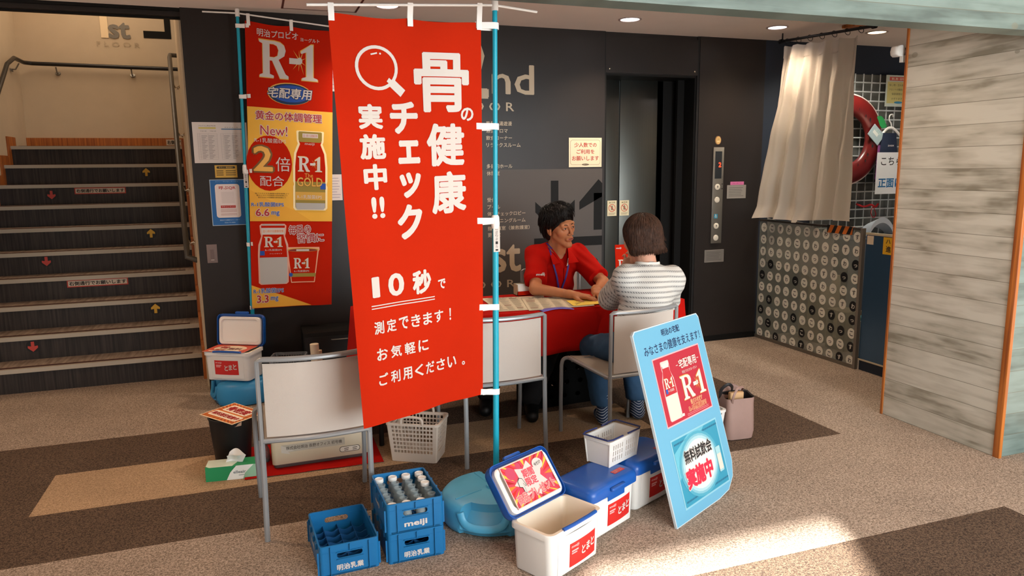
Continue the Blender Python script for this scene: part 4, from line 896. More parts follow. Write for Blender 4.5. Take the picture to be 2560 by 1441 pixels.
a.put(mb, lambda u, v, d: (-.075+u, v*.097-.0022-d, v), .0008); mb.build('card', t); mb = MB(); mb.box(-.075, .075, -.01, .07, 0, .004, 'white_plastic'); mb.build('foot', t)
t = empty('drink_can', (2.275, 4.385, .7245), 0, 'small clear jar with red and blue print on the table', 'jar'); mb = MB(); mb.lathe([(0, 0), (.024, 0), (.026, .004), (.026, .062), (.022, .07), (.020, .071)], 20, mat='print_blue'); mb.lathe([(.0265, .03), (.0265, .05)], 20, mat='print_white'); mb.build('body', t)
mb = MB(); mb.lathe([(.022, .07), (.023, .082), (0, .083)], 20, mat='pink'); mb.build('lid', t); t.name = 'jar'
# black folding crate below the table
t = empty('folding_crate', (1.86, 4.42, 0), radians(4), 'black perforated plastic folding crate standing under the table', 'crate')
mk('crate_black', '#050505', .7, spec=.1); mb = MB(); hl = []
for i in range(5):
    for j in range(4):
        cx_ = -.20+.10*i; cz = .07+.09*j; hl.append(rrect(cx_-.018, cx_+.018, cz-.020, cz+.020, .004) if j == 3 else circ(cx_+(.02 if j % 2 else 0), cz, .019, .017, 12))
for s in (-1, 1): mb.plate([(-.26, 0), (.26, 0), (.26, .42), (-.26, .42)], hl, .004, 'crate_black', T=Matrix.Translation((0, s*.10, 0)) @ Matrix.Rotation(pi/2, 4, 'X'))
for s in (-1, 1): mb.box(s*.258-.002, s*.258+.002, -.10, .10, 0, .42, 'crate_black')
mb.box(-.26, .26, -.10, .10, 0, .005, 'crate_black'); mb.build('body', t); mb = MB(); mb.loft([[(a, b, z_) for a, b in rrect(-.27, .27, -.11, .11, .01)] for z_ in (.408, .424)], 'crate_black', False, False, False); mb.build('rim', t)
# ------------------------------------------------------------------ left floor things
t = empty('waste_bin', (-.20, 4.115, 0), 0, 'black round waste bin under the orange diamond-shaped sheet', 'bin')
mb = MB(); mb.lathe([(0, .002), (.088, .002), (.092, .01), (.113, .25), (.117, .252), (.117, .259), (.112, .26), (.109, .252), (.088, .01), (0, .008)], 36, mat='black'); mb.build('body', t)
mb = MB(); mb.poly = None; mb.add([(.02, -.112, .222), (.055, -.100, .222), (.058, -.099, .243), (.04, -.107, .236), (.03, -.111, .226)], [(0, 1, 2, 3, 4)], '#c9a58a'); mb.build('sticker', t)
p = Art(); p.rect(0, 0, 1, 1, '#f0d9b8', L=0); p.rect(.03, .03, .97, .97, 'orange', L=1)
for k in range(36):
    t_ = 2*pi*k/36; q = [(.5+.3*cos(t_), .5+.3*sin(t_)), (.5+.7*cos(t_-.05), .5+.7*sin(t_-.05)), (.5+.7*cos(t_+.05), .5+.7*sin(t_+.05))]
    p.poly([(min(max(x, .03), .97), min(max(y, .03), .97)) for x, y in q], '#a84f1c', L=2)
p.rect(.14, .50, .86, .88, '#f4ead8', L=3, r=.05); p.rect(.08, .14, .92, .44, '#f4ead8', L=3, r=.05)
p.text('骨密度', .5, .69, .62, .28, 'deepred', off=.05, L=4); p.text('無料測定実施中', .5, .29, .76, .18, 'deepred', off=.05, L=4)
sheet('promotional_sheet', 'orange sheet with red lettering lying diagonally on the black waste bin', 'poster', p, 1, 1, flat([(-.359, 4.165), (-.187, 3.925), (-.02, 4.068), (-.182, 4.315)], .2615), '#f0d9b8')
t = empty('tissue_box', (-.20, 3.885, 0), radians(-6), 'green and white tissue box with a tissue pulled out, in front of the bin', 'tissue box')
mb = MB(); mb.box(-.122, .122, -.052, .052, 0, .074, 'green')
a = Art(); a.poly([(.245, 0), (.12, 0), (.155, .03), (.19, .074), (.245, .074)], '#8fc0a0'); a.poly([(.10, .0), (.12, .04), (.15, .074), (.235, .074), (.19, .03), (.18, 0)], '#e8ece6', L=2); a.text('elleair', .165, .040, .062, .016, '#7d8a8c', off=.03, L=3); a.rect(.16, .020, .19, .024, '#9aa5a5', L=3)
a.put(mb, lambda u, v, d: (-.122+u, -.052-d, v), .0005)
a = Art(); a.poly([(.02, .0), (.13, 0), (.15, .05), (.12, .104), (.0, .104), (0, .02)], '#cfdccb'); a.put(mb, lambda u, v, d: (-.122+u, -.052+v, .074+d), .0005); mb.build('box', t)
mb = MB(); mb.slab(lambda i, j: (-.03+.085*i+.02*j, .012*sin(5*i)+.006+.02*j*sin(3*i+1), .074+.062*j*(.6+.4*sin(pi*i*.8+.5))), 12, 8, .001, 'tissue'); mb.slab(lambda i, j: (-.02+.07*i, .02-.03*j+.008*sin(6*i), .074+.04*j), 10, 6, .001, 'tissue'); mb.build('tissue', t)
mb = MB(); mb.slab(lambda i, j: (-.14+.71*i, 3.80+.46*j-.02*i, .004+.003*sin(9*i+3*j)**2), 24, 12, .003, 'table_red', nrm=(0, 0, 1)); tag(mb.build('floor_cloth'), 'red cloth spread on the carpet under the beige measuring machine', 'cloth')
t = empty('measuring_machine', (.25, 4.0, .009), radians(1), 'low beige bone density measuring machine with a paper name label', 'machine')
mb = MB(); mb.rbox(-.245, .245, -.12, .13, 0, .024, .02, .004, 'machine_dark'); mb.build('base', t)
mb = MB(); mb.loft([[(x, y, z) for x, y in rrect(-.252, .252, -.135+dy, .135, .02)] for z, dy in ((.024, 0), (.028, -.002), (.138, .004), (.146, .010), (.148, .018))], 'machine'); mb.build('housing', t)
mb = MB(); a = Art(); a.rect(-.205, .088, .125, .128, '#a9a394'); a.poly([(-.205, .128), (-.205, .088), (-.16, .075), (-.17, .09), (-.14, .092)], '#b9b4a8', L=2); a.text('株式会社明治 長野オフィス 初号機', -.035, .109, .29, .020, '#4d463e', L=3, off=.01); a.put(mb, lambda u, v, d: (u, -.1372-d+(v-.028)*.055, v), .0005); mb.build('name_label', t)
mb = MB(); a = Art(); a.poly(rrect(.095, .205, .046, .078, .014), '#4d463e'); a.poly(rrect(.098, .202, .049, .075, .012), '#c9c2b4', L=2)
for x_ in (.12, .165): a.rect(x_, .064, x_+.025, .068, '#4d463e', L=3); a.rect(x_, .054, x_+.022, .058, '#4d463e', L=3)
a.put(mb, lambda u, v, d: (u, -.1372-d+(v-.028)*.055, v), .0005); mb.build('rating_label', t)
mb = MB(); mb.box(-.19, -.03, -.07, .06, .148, .156, 'paper'); mb.box(.0, .20, -.09, .02, .148, .160, 'yellow_sheet'); mb.box(.0, .20, -.0905, -.0900, .150, .158, 'ink'); mb.build('sheet_guide', t)
t = empty('packet_bag', (-.045, 4.02, .006), 0, 'small clear plastic bag of blue and red packets beside the bin', 'bag'); mb = MB()
mb.loft([[(x, y, z) for x, y in rrect(-w_, w_, -d_, d_, .02)] for z, w_, d_ in ((0, .03, .03), (.02, .036, .036), (.06, .034, .03), (.10, .02, .012), (.115, .03, .004))], 'clear_gray'); mb.build('bag', t)
for k, (x_, z_, c_) in enumerate(((-.012, .03, 'print_blue'), (.012, .035, 'sticker_red'), (0, .06, 'print_white'))): mb = MB(); mb.rbox(x_-.012, x_+.012, -.02, .02, z_-.012, z_+.012, .004, .003, c_); mb.build('packet', t)
# grid-walled baskets
def grid_basket(name, label, x, y, rz, W_, D, Hh, mat, nx, ny, nz, cat='basket', taper=.018, solid=.05, handles=True):
    t = empty(name, (x, y, 0), rz, label, cat); mb = MB(); hw, hd = W_/2, D/2
    mb.rbox(-hw+taper, hw-taper, -hd+taper, hd-taper, 0, .006, .02, .002, mat)
    al = math.atan2(taper, Hh)
    for s in (-1, 1):
        for ax, w_, n_ in (('y', hw, nx), ('x', hd, ny)):
            hl = []; cw = 2*(w_-.022)/n_; ch = (Hh-solid-.012)/nz
            for i in range(n_):
                for j in range(nz):
                    c_ = -(w_-.022)+cw*(i+.5); z_ = solid+ch*(j+.5); k = 1-taper/w_*(1-z_/Hh); hl.append([(c_*k-cw*.34, z_-ch*.34), (c_*k+cw*.34, z_-ch*.34), (c_*k+cw*.34, z_+ch*.34), (c_*k-cw*.34, z_+ch*.34)])
            k = w_-taper; out = [(-k+.008, .002), (k-.008, .002), (w_-.008, Hh), (-w_+.008, Hh)]
            if ax == 'y': T = Matrix.Translation((0, s*(hd-taper), 0)) @ Matrix.Rotation(-s*al, 4, 'X') @ Matrix.Rotation(pi/2, 4, 'X')
            else: T = Matrix.Translation((s*(hw-taper), 0, 0)) @ Matrix.Rotation(s*al, 4, 'Y') @ Matrix.Rotation(pi/2, 4, 'Z') @ Matrix.Rotation(pi/2, 4, 'X')
            mb.plate(out, hl, .002, mat, T=T, centered=True)
        for s2 in (-1, 1): mb.tube([(s*(hw-taper-.007), s2*(hd-taper-.007), .004), (s*(hw-.007), s2*(hd-.007), Hh)], .009, mat, 8)
    mb.build('body', t)
    mb = MB(); o = [(a, b) for a, b in rrect(-hw-.008, hw+.008, -hd-.008, hd+.008, .025)]; i_ = [(a, b) for a, b in rrect(-hw+.002, hw-.002, -hd+.002, hd-.002, .02)]
    mb.loft([[(a, b, Hh) for a, b in i_], [(a, b, Hh) for a, b in o], [(a, b, Hh-.014) for a, b in o]], mat, True, False, False); mb.build('rim', t)
    if handles:
        for s in (-1, 1): mb = MB(); mb.tube(sm([(-.06, s*(hd+.004), Hh-.004), (-.055, s*(hd+.006), Hh+.026), (-.03, s*(hd+.006), Hh+.036), (.03, s*(hd+.006), Hh+.036), (.055, s*(hd+.006), Hh+.026), (.06, s*(hd+.004), Hh-.004)], 4), .007, mat, 8); mb.build('handle', t)
    return t
grid_basket('laundry_basket', 'beige-white plastic grid basket on the floor below the front banner', .765, 3.79, radians(-30), .285, .20, .225, 'basket_beige', 12, 8, 7)
grid_basket('storage_basket', 'grey see-through plastic basket by the dark wall beside the cool box', .15, 5.12, radians(-14), .22, .18, .315, 'clear_gray', 10, 8, 6, taper=.02, handles=False)
grid_basket('storage_basket', 'white plastic grid basket beside the taupe handbag', 2.325, 3.46, radians(6), .25, .20, .195, 'basket_white', 10, 8, 6, handles=False)
mb = MB(); mb.tube([(0, 0, 0), (-.012, 0, .50)], .027, 'news', 16); mb.tube([(.02, -.012, 0), (.014, -.012, .46)], .018, 'card', 12); tag(mb.build('paper_roll', loc=(.305, 4.60, 0)), 'beige roll of paper standing behind the empty chair', 'roll')
t = empty('cabinet', (.52, 5.34, 0), 0, 'low black cabinet with a slim grey handle against the dark wall', 'cabinet'); mb = MB(); mb.rbox(-.26, .26, -.14, .155, 0, .44, .004, .002, 'panel_black'); mb.build('body', t)
mb = MB(); mb.box(-.25, .25, -.146, -.141, .03, .41, 'black'); d_ = mb.build('door', t); mb = MB(); mb.tube([(-.07, -.149, .385), (-.065, -.157, .385), (.05, -.157, .385), (.055, -.149, .385)], .0035, 'steel_dull', 8); mb.build('handle', d_)
# handbag
t = empty('handbag', (2.57, 3.43, 0), radians(-4), 'taupe leather handbag standing open on the dark carpet behind the board', 'bag')
mb = MB(); rg = []
for z, w_, d_, r_ in ((.0, .078, .060, .03), (.006, .09, .070, .04), (.05, .096, .076, .04), (.13, .094, .070, .035), (.20, .090, .062, .03), (.245, .092, .058, .03)): rg.append([(x+.004*sin(9*z+y*40), y, z+(.018 if (z > .2 and y > 0) else 0)) for x, y in rrect(-w_, w_, -d_, d_, r_, 6)])
mb.loft(rg, 'bag_taupe', True, True, False); mb.loft([rg[-1]]+[[(x*.93, y*.88, z-.006-k*.09) for x, y, z in rg[-1]] for k in (0, 1)], 'bag_dark', True, False, True); mb.build('body', t)
mb = MB(); mb.slab(lambda i, j: (-.085+.17*i, .05+.018*sin(pi*i)*j, .22+.08*j*(.4+.6*sin(pi*min(1, i*1.0)))), 10, 5, .006, 'bag_taupe'); mb.build('back_panel', t)
mb = MB(); mb.tube(sm([(-.06, -.056, .22), (-.065, -.075, .27), (-.03, -.06, .31), (.03, -.02, .30), (.05, .02, .27), (.055, .045, .24)], 5), .007, 'bag_taupe', 8, flat=(1, .5)); mb.build('strap', t)
mb = MB(); mb.tube(sm([(-.085, .03, .23), (-.10, .0, .29), (-.07, -.02, .325), (-.03, .0, .30), (-.01, .04, .25)], 5), .010, 'bag_dark', 8, flat=(1, .5)); mb.build('strap', t)
mb = MB(); mb.rbox(-.05, .04, -.02, .012, .16, .272, .01, .006, 'bag_tan'); mb.build('pouch', t)

# ------------------------------------------------------------------ notices on the dark wall
def wallsheet(name, label, cat, x0, x1, z0, z1, art, back='#d6ccc4', Yp=YW, **k):
    return sheet(name, label, cat, art, x1-x0, z1-z0, lambda u, v, d: (x0+u, Yp-.0012-d, z0+v), back, **k)
def lines(a, x0, x1, y0, y1, n, mat, w=.002, seed=1):
    random.seed(seed)
    for i in range(n): y = y1-(y1-y0)*i/max(1, n-1); a.rect(x0, y, x1-(x1-x0)*.3*random.random(), y+w, mat)
def table(a, x0, x1, y0, y1, nr, cols, mat):
    for i in range(nr+1): y = y0+(y1-y0)*i/nr; a.rect(x0, y, x1, y+.0008, mat)
    for c_ in cols: a.rect(x0+(x1-x0)*c_, y0, x0+(x1-x0)*c_+.0008, y1, mat)
a = Art(); table(a, .03, .155, .025, .20, 16, (0, .12, .55, 1), '#8d8480'); table(a, .178, .32, .025, .20, 16, (0, .12, .55, 1), '#8d8480'); a.rect(.04, .232, .15, .242, '#c9b85a'); a.rect(.185, .226, .32, .234, '#5c7c9c')
a.text('プログラム参加予約表', .095, .252, .11, .008, 'ink'); a.text('午前の部　　午後の部', .10, .216, .10, .006, 'ink', L=2); a.text('スケジュール', .25, .242, .09, .007, 'ink')
for i in range(15):
    for x_ in (.055, .10, .20, .25): a.rect(x_, .029+i*.0109, x_+.02+.008*((i*7) % 3), .033+i*.0109, '#a39a96')
wallsheet('notice', 'large pale timetable sheet on the dark wall beside the stairs', 'notice', -.371, -.02, 1.629, 1.905, a)
a = Art(); a.poly(rrect(.012, .133, .062, .078, .008), '#3c3220'); a.text('タクシー電話案内', .072, .070, .09, .010, '#e8c060', L=2)
for z in (.044, .030, .016): a.rect(.01, z, .055, z+.005, '#4a3a20'); a.rect(.07, z, .135, z+.005, '#4a3a20')
wallsheet('notice', 'small yellow notice between the timetable and the blue poster', 'notice', -.247, -.102, 1.528, 1.613, a, '#cfa548')
a = Art(); a.rect(.004, .004, .226, .316, '#2166a8'); a.poly(rrect(.032, .192, .055, .288, .018), '#e6d9d4', L=2); a.text('呼ぶQR', .112, .262, .11, .026, '#b8322c', off=.02, L=3); a.rect(.062, .122, .160, .140, '#b8322c', L=3); a.text('すわっこランド', .111, .131, .085, .010, 'print_white', L=4)
a.rect(.07, .155, .155, .235, '#dccfca', L=3)
for z in (.110, .102, .094, .080, .072): a.rect(.06, z, .165, z+.003, '#b98a84', L=3)
a.text('タクシー呼び出しサービス', .112, .305, .15, .007, '#9cc0dc', L=2); a.text('諏訪交通観光センター', .115, .038, .13, .010, '#b9d2e4', L=2); a.text('0266-75-0000', .115, .020, .07, .008, '#b9d2e4', L=2)
wallsheet('poster', 'blue poster with white rounded panel on the dark wall', 'poster', -.288, -.06, 1.195, 1.515, a, '#b9cbd8')
for x0, x1, z0, z1, lb in ((.50, .612, 2.13, 2.36, 'pale sheet high on the wall between the two banners'), (.625, .73, 1.59, 1.76, 'white notice behind the front banner edge, upper of two'), (.50, .612, 1.352, 1.54, 'white notice half hidden by the red and yellow banner'), (.636, .73, 1.354, 1.535, 'white notice behind the front banner edge, lower of two')):
    a = Art(); lines(a, .01, x1-x0-.01, .02, z1-z0-.03, 8, '#9a8f98', .004, int(x0*100)); wallsheet('notice', lb, 'notice', x0, x1, z0, z1, a, '#d9cdc6')
t = empty('wall_socket', (-.306, YW, 1.0), 0, 'grey metal socket plate on the dark wall below the blue poster', 'socket'); mb = MB(); mb.rbox(-.034, .034, -.004, 0, -.065, .065, .002, .001, '#7a6a66'); mb.build('plate', t); mb = MB(); mb.box(-.012, .012, -.006, -.003, -.045, .03, '#6a5b58'); mb.box(-.010, .012, -.0065, -.003, -.047, -.041, '#b5a9a0'); mb.build('cover', t)
a = Art(); a.poly(rrect(.012, .280, .018, .218, .02), '#7d6a50'); a.poly(rrect(.0145, .2775, .0205, .2155, .018), '#dccdae', L=2)
for s, z in (('少人数での', .178), ('ご利用を', .124), ('お願いします', .070)): a.text(s, .147, z, .040*len(s), .038, '#a83a28', off=.02, L=3)
a.disc(.147, .020, .032, '#5d4f3c', ry=.008, L=3); a.text('すわっこ', .147, .020, .04, .007, '#c9b894', L=4)
wallsheet('notice', 'cream notice with red writing left of the elevator door', 'notice', 2.427, 2.72, 1.573, 1.808, a, '#dccdae')
for x0, nm in ((2.917, 'left'), (3.039, 'right')):
    a = Art(); a.text('▲注意' if nm == 'left' else '▲危険', .046, .118, .06, .014, '#6a5a38', off=.01); a.ring(.046, .070, .034, .005, '#b8402c', L=2); a.line([(.022, .094), (.070, .046)], .006, '#b8402c', L=3)
    a.poly([(.036, .052), (.038, .085), (.046, .095), (.054, .085), (.058, .052)], '#7c7460', L=1); a.rect(.012, .022, .08, .026, '#8a8068'); a.rect(.012, .012, .07, .016, '#8a8068')
    wallsheet('warning_sticker', '%s cream warning sticker with a red crossed circle on the elevator door' % nm, 'sticker', x0, x0+.092, 1.145, 1.280, a, '#cfc6a4', Yp=5.80 if nm == 'right' else 5.80)
t = empty('elevator_panel', (3.849, YW, 1.31), 0, 'tall steel elevator call panel showing a red 2', 'panel')
mb = MB(); mb.rbox(-.054, .054, -.012, 0, -.42, .42, .003, .002, 'steel_dull'); mb.build('faceplate', t)
mb = MB(); mb.box(-.036, .032, -.0135, -.012, .15, .385, '#10161c'); mk('led_red', '#ff3a1c', .5, emit=3); a = Art(); a.text('2', .012, .27, .026, .042, 'led_red', off=.03); a.put(mb, lambda u, v, d: (u, -.0137-d, v), .0005); mb.build('display', t)
for z, s, lb in ((.078, '↑', 'upper call button with arrow'), (-.035, '', None), (-.265, '↑', 'lower call button with arrow'), (-.37, '', None)):
    mb = MB(); mb.lathe([(.026, 0), (.026, .003), (.022, .005), (0, .005)], 20, mat='#cfc8b8', T=rot(pi/2, 0, 0, (-.006, -.012, z)))
    if s: a = Art(); a.poly([(-.003, -.010), (.003, -.010), (.003, .004), (.009, .002), (0, .012), (-.009, .002), (-.003, .004)], 'ink'); a.put(mb, lambda u, v, d, z=z: (-.006+u, -.0175-d, z+v), .0005)
    o = mb.build('button', t)
    if lb: o['label'] = lb
mb = MB(); mb.box(-.030, .006, -.0125, -.012, -.198, -.160, '#2a86a0'); a = Art(); a.ring(-.012, -.182, .009, .0025, 'print_white'); a.disc(-.014, -.166, .0035, 'print_white'); a.rect(-.016, -.180, -.012, -.170, 'print_white'); a.put(mb, lambda u, v, d: (u, -.0127-d, v), .0005); mb.build('wheelchair_sign', t)
mb = MB(); a = Art(); a.column('エレベーター', .043, .17, .008, .016, 'ink', gap=.004); a.put(mb, lambda u, v, d: (u, -.0122-d, v), .0005); mb.build('side_label', t)
mb = MB(); mb.lathe([(.0, .004), (.026, .004), (.03, .0)], 24, mat='#c9a868', T=rot(pi/2, 0, 0, (0, 0, 0)) @ Matrix.Scale(1.25, 4, (0, 1, 0))); a = Art(); a.ring(0, 0, .030, .004, '#6a3a30', ry=.038); a.text('非常', 0, .008, .02, .01, '#6a4a28', L=2); a.rect(-.014, -.014, .014, -.006, '#e2cfa0', L=2); a.put(mb, lambda u, v, d: (u, -.005-d, v), .0005)
tag(mb.build('wall_badge', loc=(3.843, YW, 1.79)), 'small oval gold badge above the elevator call panel', 'badge')
for x0, x1, z0, z1, c_, lb in ((3.952, 4.15, 1.283, 1.40, '#8a857e', 'grey engraved plate below the pink tape, right of the call panel'), (3.74, 3.939, .722, .832, '#6d6862', 'grey engraved plate under the call panel')):
    a = Art(); lines(a, .02, x1-x0-.02, .02, z1-z0-.025, 6, '#4d4a46', .003, 3); a.frame(0, 0, x1-x0, z1-z0, .002, '#a39d94', L=2); wallsheet('name_plate', lb, 'plate', x0, x1, z0, z1, a, c_)
a = Art(); a.text('ご自由にお使い下さい', .07, .014, .11, .012, '#7c2a5a'); wallsheet('tape_label', 'pink tape label above the grey engraved plate', 'label', 3.985, 4.127, 1.402, 1.43, a, '#c96a9a')

# ------------------------------------------------------------------ side room: glass panel, gate, curtain, grid
mk('frosted', '#8b9186', .35, alpha=.40, spec=.5); mk('film_white', '#d4d2c6', .5); mk('film_black', '#15171a', .5)
t = empty('glass_panel', (4.31, 4.90, 0), 0, 'frosted glass panel covered with round hiragana characters', 'panel')
mb = MB(); mb.box(-.005, .005, -.575, .60, .03, 1.075, 'frosted')
dark = {(3, 1), (3, 9), (4, 0), (4, 4), (5, 10), (6, 1), (6, 6), (6, 8), (6, 10), (7, 0), (7, 4), (7, 8), (7, 9), (8, 1), (8, 5), (9, 2), (9, 5), (9, 9), (8, 10), (2, 10)}
a = Art()
for r_ in range(10):
    for c_ in range(11):
        u = .045+.1085*c_; v = 1.020-.107*r_; dk = (r_, c_) in dark
        a.disc(u, v, .038, 'film_black' if dk else 'film_white', ry=.041, L=1, n=20); ch = 'っこすわ'[(c_+r_) % 4]
        a.text(ch, u, v-(.006 if ch == 'っ' else 0), .034, .040 if ch != 'っ' else .022, 'film_white' if dk else 'film_black', off=.02, L=2)
a.put(mb, lambda u, v, d: (-.0055-d, .585-u, v), .0006); mb.build('pane', t)
mb = MB(); mb.box(-.012, .012, -.58, .605, .0, .03, 'steel_dull'); mb.build('bottom_rail', t); mb = MB(); mb.box(-.012, .012, -.58, .605, 1.075, 1.092, '#3a3632'); mb.build('top_rail', t)
mb = MB(); mb.box(-.014, .014, -.605, -.58, 0, 1.092, '#6d675e'); mb.build('post', t)
a = Art(); a.rect(0, 0, .265, .062, 'ink')
for k in range(4): a.poly([(max(0, .005+.078*k), 0), (.045+.078*k if .045+.078*k < .265 else .265, 0), (min(.265, .078+.078*k), .062), (min(.265, .035+.078*k), .062)], '#d0702a', L=2)
mb = MB(); a.put(mb, lambda u, v, d: (4.2995-.0015-d, 4.665-u, 1.034+v), .0006); mb.box(4.2975, 4.322, 4.40, 4.665, 1.0925, 1.094, '#d0702a'); tag(mb.build('hazard_tape'), 'orange and black striped tape on the top edge of the glass panel', 'tape')
t = empty('side_gate', (4.33, 3.88, 0), 0, 'blue-grey metal gate between the glass panel and the concrete pier', 'gate')
mb = MB(); mk('gate_blue', '#41607f', .25, .5); mb.box(-.008, .008, -.42, .405, .09, 1.045, 'gate_blue'); mb.build('leaf', t); mb = MB(); mb.box(-.012, .012, -.43, .41, 1.045, 1.062, 'machine'); mb.build('top_rail', t); mb = MB(); mb.box(-.012, .012, -.43, .41, .078, .09, 'machine'); mb.build('bottom_rail', t); mb = MB(); mb.box(-.006, .006, -.42, .40, 0.002, .076, '#15202e'); mb.build('gap_shade', t)  # lowest dark strip stands in for the shaded open gap below the leaf
mb = MB(); mb.box(4.3195, 4.3215, 4.215, 4.275, .975, 1.04, '#d9c9b0'); tag(mb.build('sticker'), 'small cream square sticker on the top corner of the blue gate', 'sticker')
a = Art(); a.text('ハ', .045, .095, .04, .03, 'ink', off=.02); a.text('進', .05, .04, .045, .045, 'ink', off=.02); sheet('notice', 'yellow sticker with black writing on the blue gate beside the pier', 'sticker', a, .10, .125, lambda u, v, d: (4.321-d, 4.125-u, .915+v), '#d9a921')
def clothmat(name, c, tr=.45):
    m = bpy.data.materials.new(name); m.use_nodes = True; nt = m.node_tree; N = nt.nodes; b = N['Principled BSDF']; b.inputs['Base Color'].default_value = lin(c)+[1]; b.inputs['Roughness'].default_value = .45
    tl = N.new('ShaderNodeBsdfTranslucent'); tl.inputs[0].default_value = lin(c)+[1]; mx = N.new('ShaderNodeMixShader'); mx.inputs[0].default_value = tr
    nt.links.new(b.outputs[0], mx.inputs[1]); nt.links.new(tl.outputs[0], mx.inputs[2]); nt.links.new(mx.outputs[0], N['Material Output'].inputs[0]); MATS[name] = m
clothmat('curtain', '#d6cfc2', .34); clothmat('curtain_white', '#dcd8d2', .5)
t = empty('curtain', (4.25, 4.8, 1.09), 0, 'pale vinyl curtain hanging from a black rod over the glass panel', 'curtain')
def cf(i, j):   # i: 0 far (left) .. 1 near (right); j: 0 bottom .. 1 top
    y = 5.20-.80*i; z = 2.548-.050*i; zb = 1.115+.012*sin(9*i)+(.02 if i > .5 else 0); f = 1-j
    y += f*(.13*(1-i)-.012*i); x = -.01+f*(-.10*(1-i)**2-.01)+(.028+.022*f)*sin(2*pi*(i*4.6+.25*sin(f*2.2)+.3*f))*(.55+.45*f)+.010*sin(2*pi*i*11+4*f)*(.4+f)+.012*noise.noise((i*6, f*7, 3))
    if f > .93: x += -.03*(f-.93)/.07*(1-i)
    return (x, y-4.8, (z*(1-f)+zb*f)-1.09-.012*abs(sin(2*pi*i*2.5))*(1-f)**6)
mb = MB(); mb.slab(cf, 140, 70, .0015, 'curtain', nrm=(1, 0, 0)); cu = mb.build('cloth', t)
mb = MB(); mb.slab(lambda i, j: tuple(Vector(cf(i, .93+.065*j))+Vector((-.004, 0, 0))), 120, 4, .002, 'curtain', nrm=(1, 0, 0)); mb.build('header_band', t)
t = empty('curtain_rod', (4.22, 4.7, 2.56), 0, 'black curtain rod under the ceiling with ring hooks', 'rod'); mb = MB(); mb.tube([(0, .50, .025), (0, -.44, -.025)], .011, 'black', 10); mb.build('rod', t)
for e, s in ((.505, .025), (-.445, -.026)): mb = MB(); mb.tube([(0, e, s), (0, e+(.03 if e > 0 else -.03), s)], .019, 'black', 12); mb.build('end_cap', t)
for k in range(7):
    y = .44-.13*k; z = .025-.05*(.5-y)/.94; mb = MB(); mb.tube([(.0, y+.004*sin(a_), z-.014+.024*cos(a_)) if 0 else (.024*sin(a_), y+.006*cos(a_), z-.010+.024*cos(a_)) for a_ in [2*pi*q/14 for q in range(14)]], .0022, 'black', 6, closed=True); mb.build('ring', t)
mb = MB(); mb.box(-.003, .003, .50, .51, .03, .088, 'black'); mb.box(-.003, .003, -.43, -.42, -.02, .088, 'black'); mb.build('hanger', t)
mb = MB(); mb.rbox(4.45, 4.62, 4.66, 4.80, 2.625, 2.65, .005, .003, 'oak_trim'); tag(mb.build('ceiling_block'), 'flat brown wooden block fixed to the ceiling by the curtain rod', 'block')
mb = MB(); mb.slab(lambda i, j: (4.338+.010*sin(12*i)+.005*sin(31*i+4*j), 5.44-.82*i, .66+.05*cos(pi*i)+(-.02)*sin(9*i)+(1.075-.66)*j*(1-.04*cos(pi*i))), 60, 16, .0015, 'curtain_white', nrm=(1, 0, 0)); tag(mb.build('hanging_sheet'), 'whitish translucent sheet hanging behind the upper half of the glass panel', 'sheet')
for lb, x, y, z, sx, sy, sz, c_ in (('brown cardboard box on the floor behind the left part of the glass', 4.75, 5.20, 0, .22, .26, .60, 'card'), ('smaller brown box behind the middle of the glass panel', 4.72, 4.86, 0, .2, .22, .34, '#8c7a5a'), ('pale plastic crate behind the right part of the glass', 4.72, 4.52, 0, .22, .28, .30, '#a9acaa')):
    mb = MB(); mb.rbox(x-sx/2, x+sx/2, y-sy/2, y+sy/2, z, z+sz, .01, .004, c_); mb.box(x-sx/2-.001, x-sx/2, y-.02, y+.02, z+sz*.3, z+sz, '#c9b48c'); tag(mb.build('storage_box'), lb, 'box')
mb = MB(); mb.rbox(4.62, 4.84, 4.40, 4.66, .301, .33, .02, .008, '#5f9aa3'); tag(mb.build('folded_mat'), 'teal folded mat on the pale crate behind the glass', 'mat')
# white wire grid on the navy wall
t = empty('wire_grid', (5.62, 5.47, .9), 0, 'white wire display grid fixed to the navy wall behind the curtain', 'grid'); mk('wire', '#b9bfc0', .5)
mb = MB(); x0, x1, z0, z1 = -.75, .62, 0, 1.49
k = 0; x = x0
while x <= x1+.001: mb.tube([(x, .0, z0), (x, .0, z1)], .0055, 'wire', 6, smooth=False); x += .098
z = z0
while z <= z1+.001: mb.tube([(x0, -.012, z), (x1, -.012, z)], .0065, 'wire', 6, smooth=False); z += .083
mb.build('wires', t); mb = MB(); mb.box(x0, x1, .042, .048, z0, z1, '#5c5e5a'); mb.build('backing_board', t); mb = MB()
for x in (x0, x1):
    for z in (.2, 1.3): mb.tube([(x, 0, z), (x, .05, z)], .007, 'wire', 6)
mb.build('wall_mount', t)
mk('melon_red', '#611614', .3, var=.2, vscale=6, spec=.6); mk('melon_rim', '#c9b9b4', .3); mk('melon_green', '#2c8a4c', .4)
t = empty('swim_ring', (5.12, 5.385, 1.79), 0, 'inflatable watermelon-patterned swim ring hanging on the wire grid', 'swim ring')
def torus(R_, r_, n, m_, fl=.6): return [[((R_+r_*cos(b_))*cos(a_), r_*fl*sin(b_), (R_+r_*cos(b_))*sin(a_)) for b_ in [2*pi*q/m_ for q in range(m_)]] for a_ in [2*pi*p_/n for p_ in range(n+1)]]
mb = MB(); mb.loft(torus(.312, .092, 60, 18, .5), 'melon_red', True, False, False)
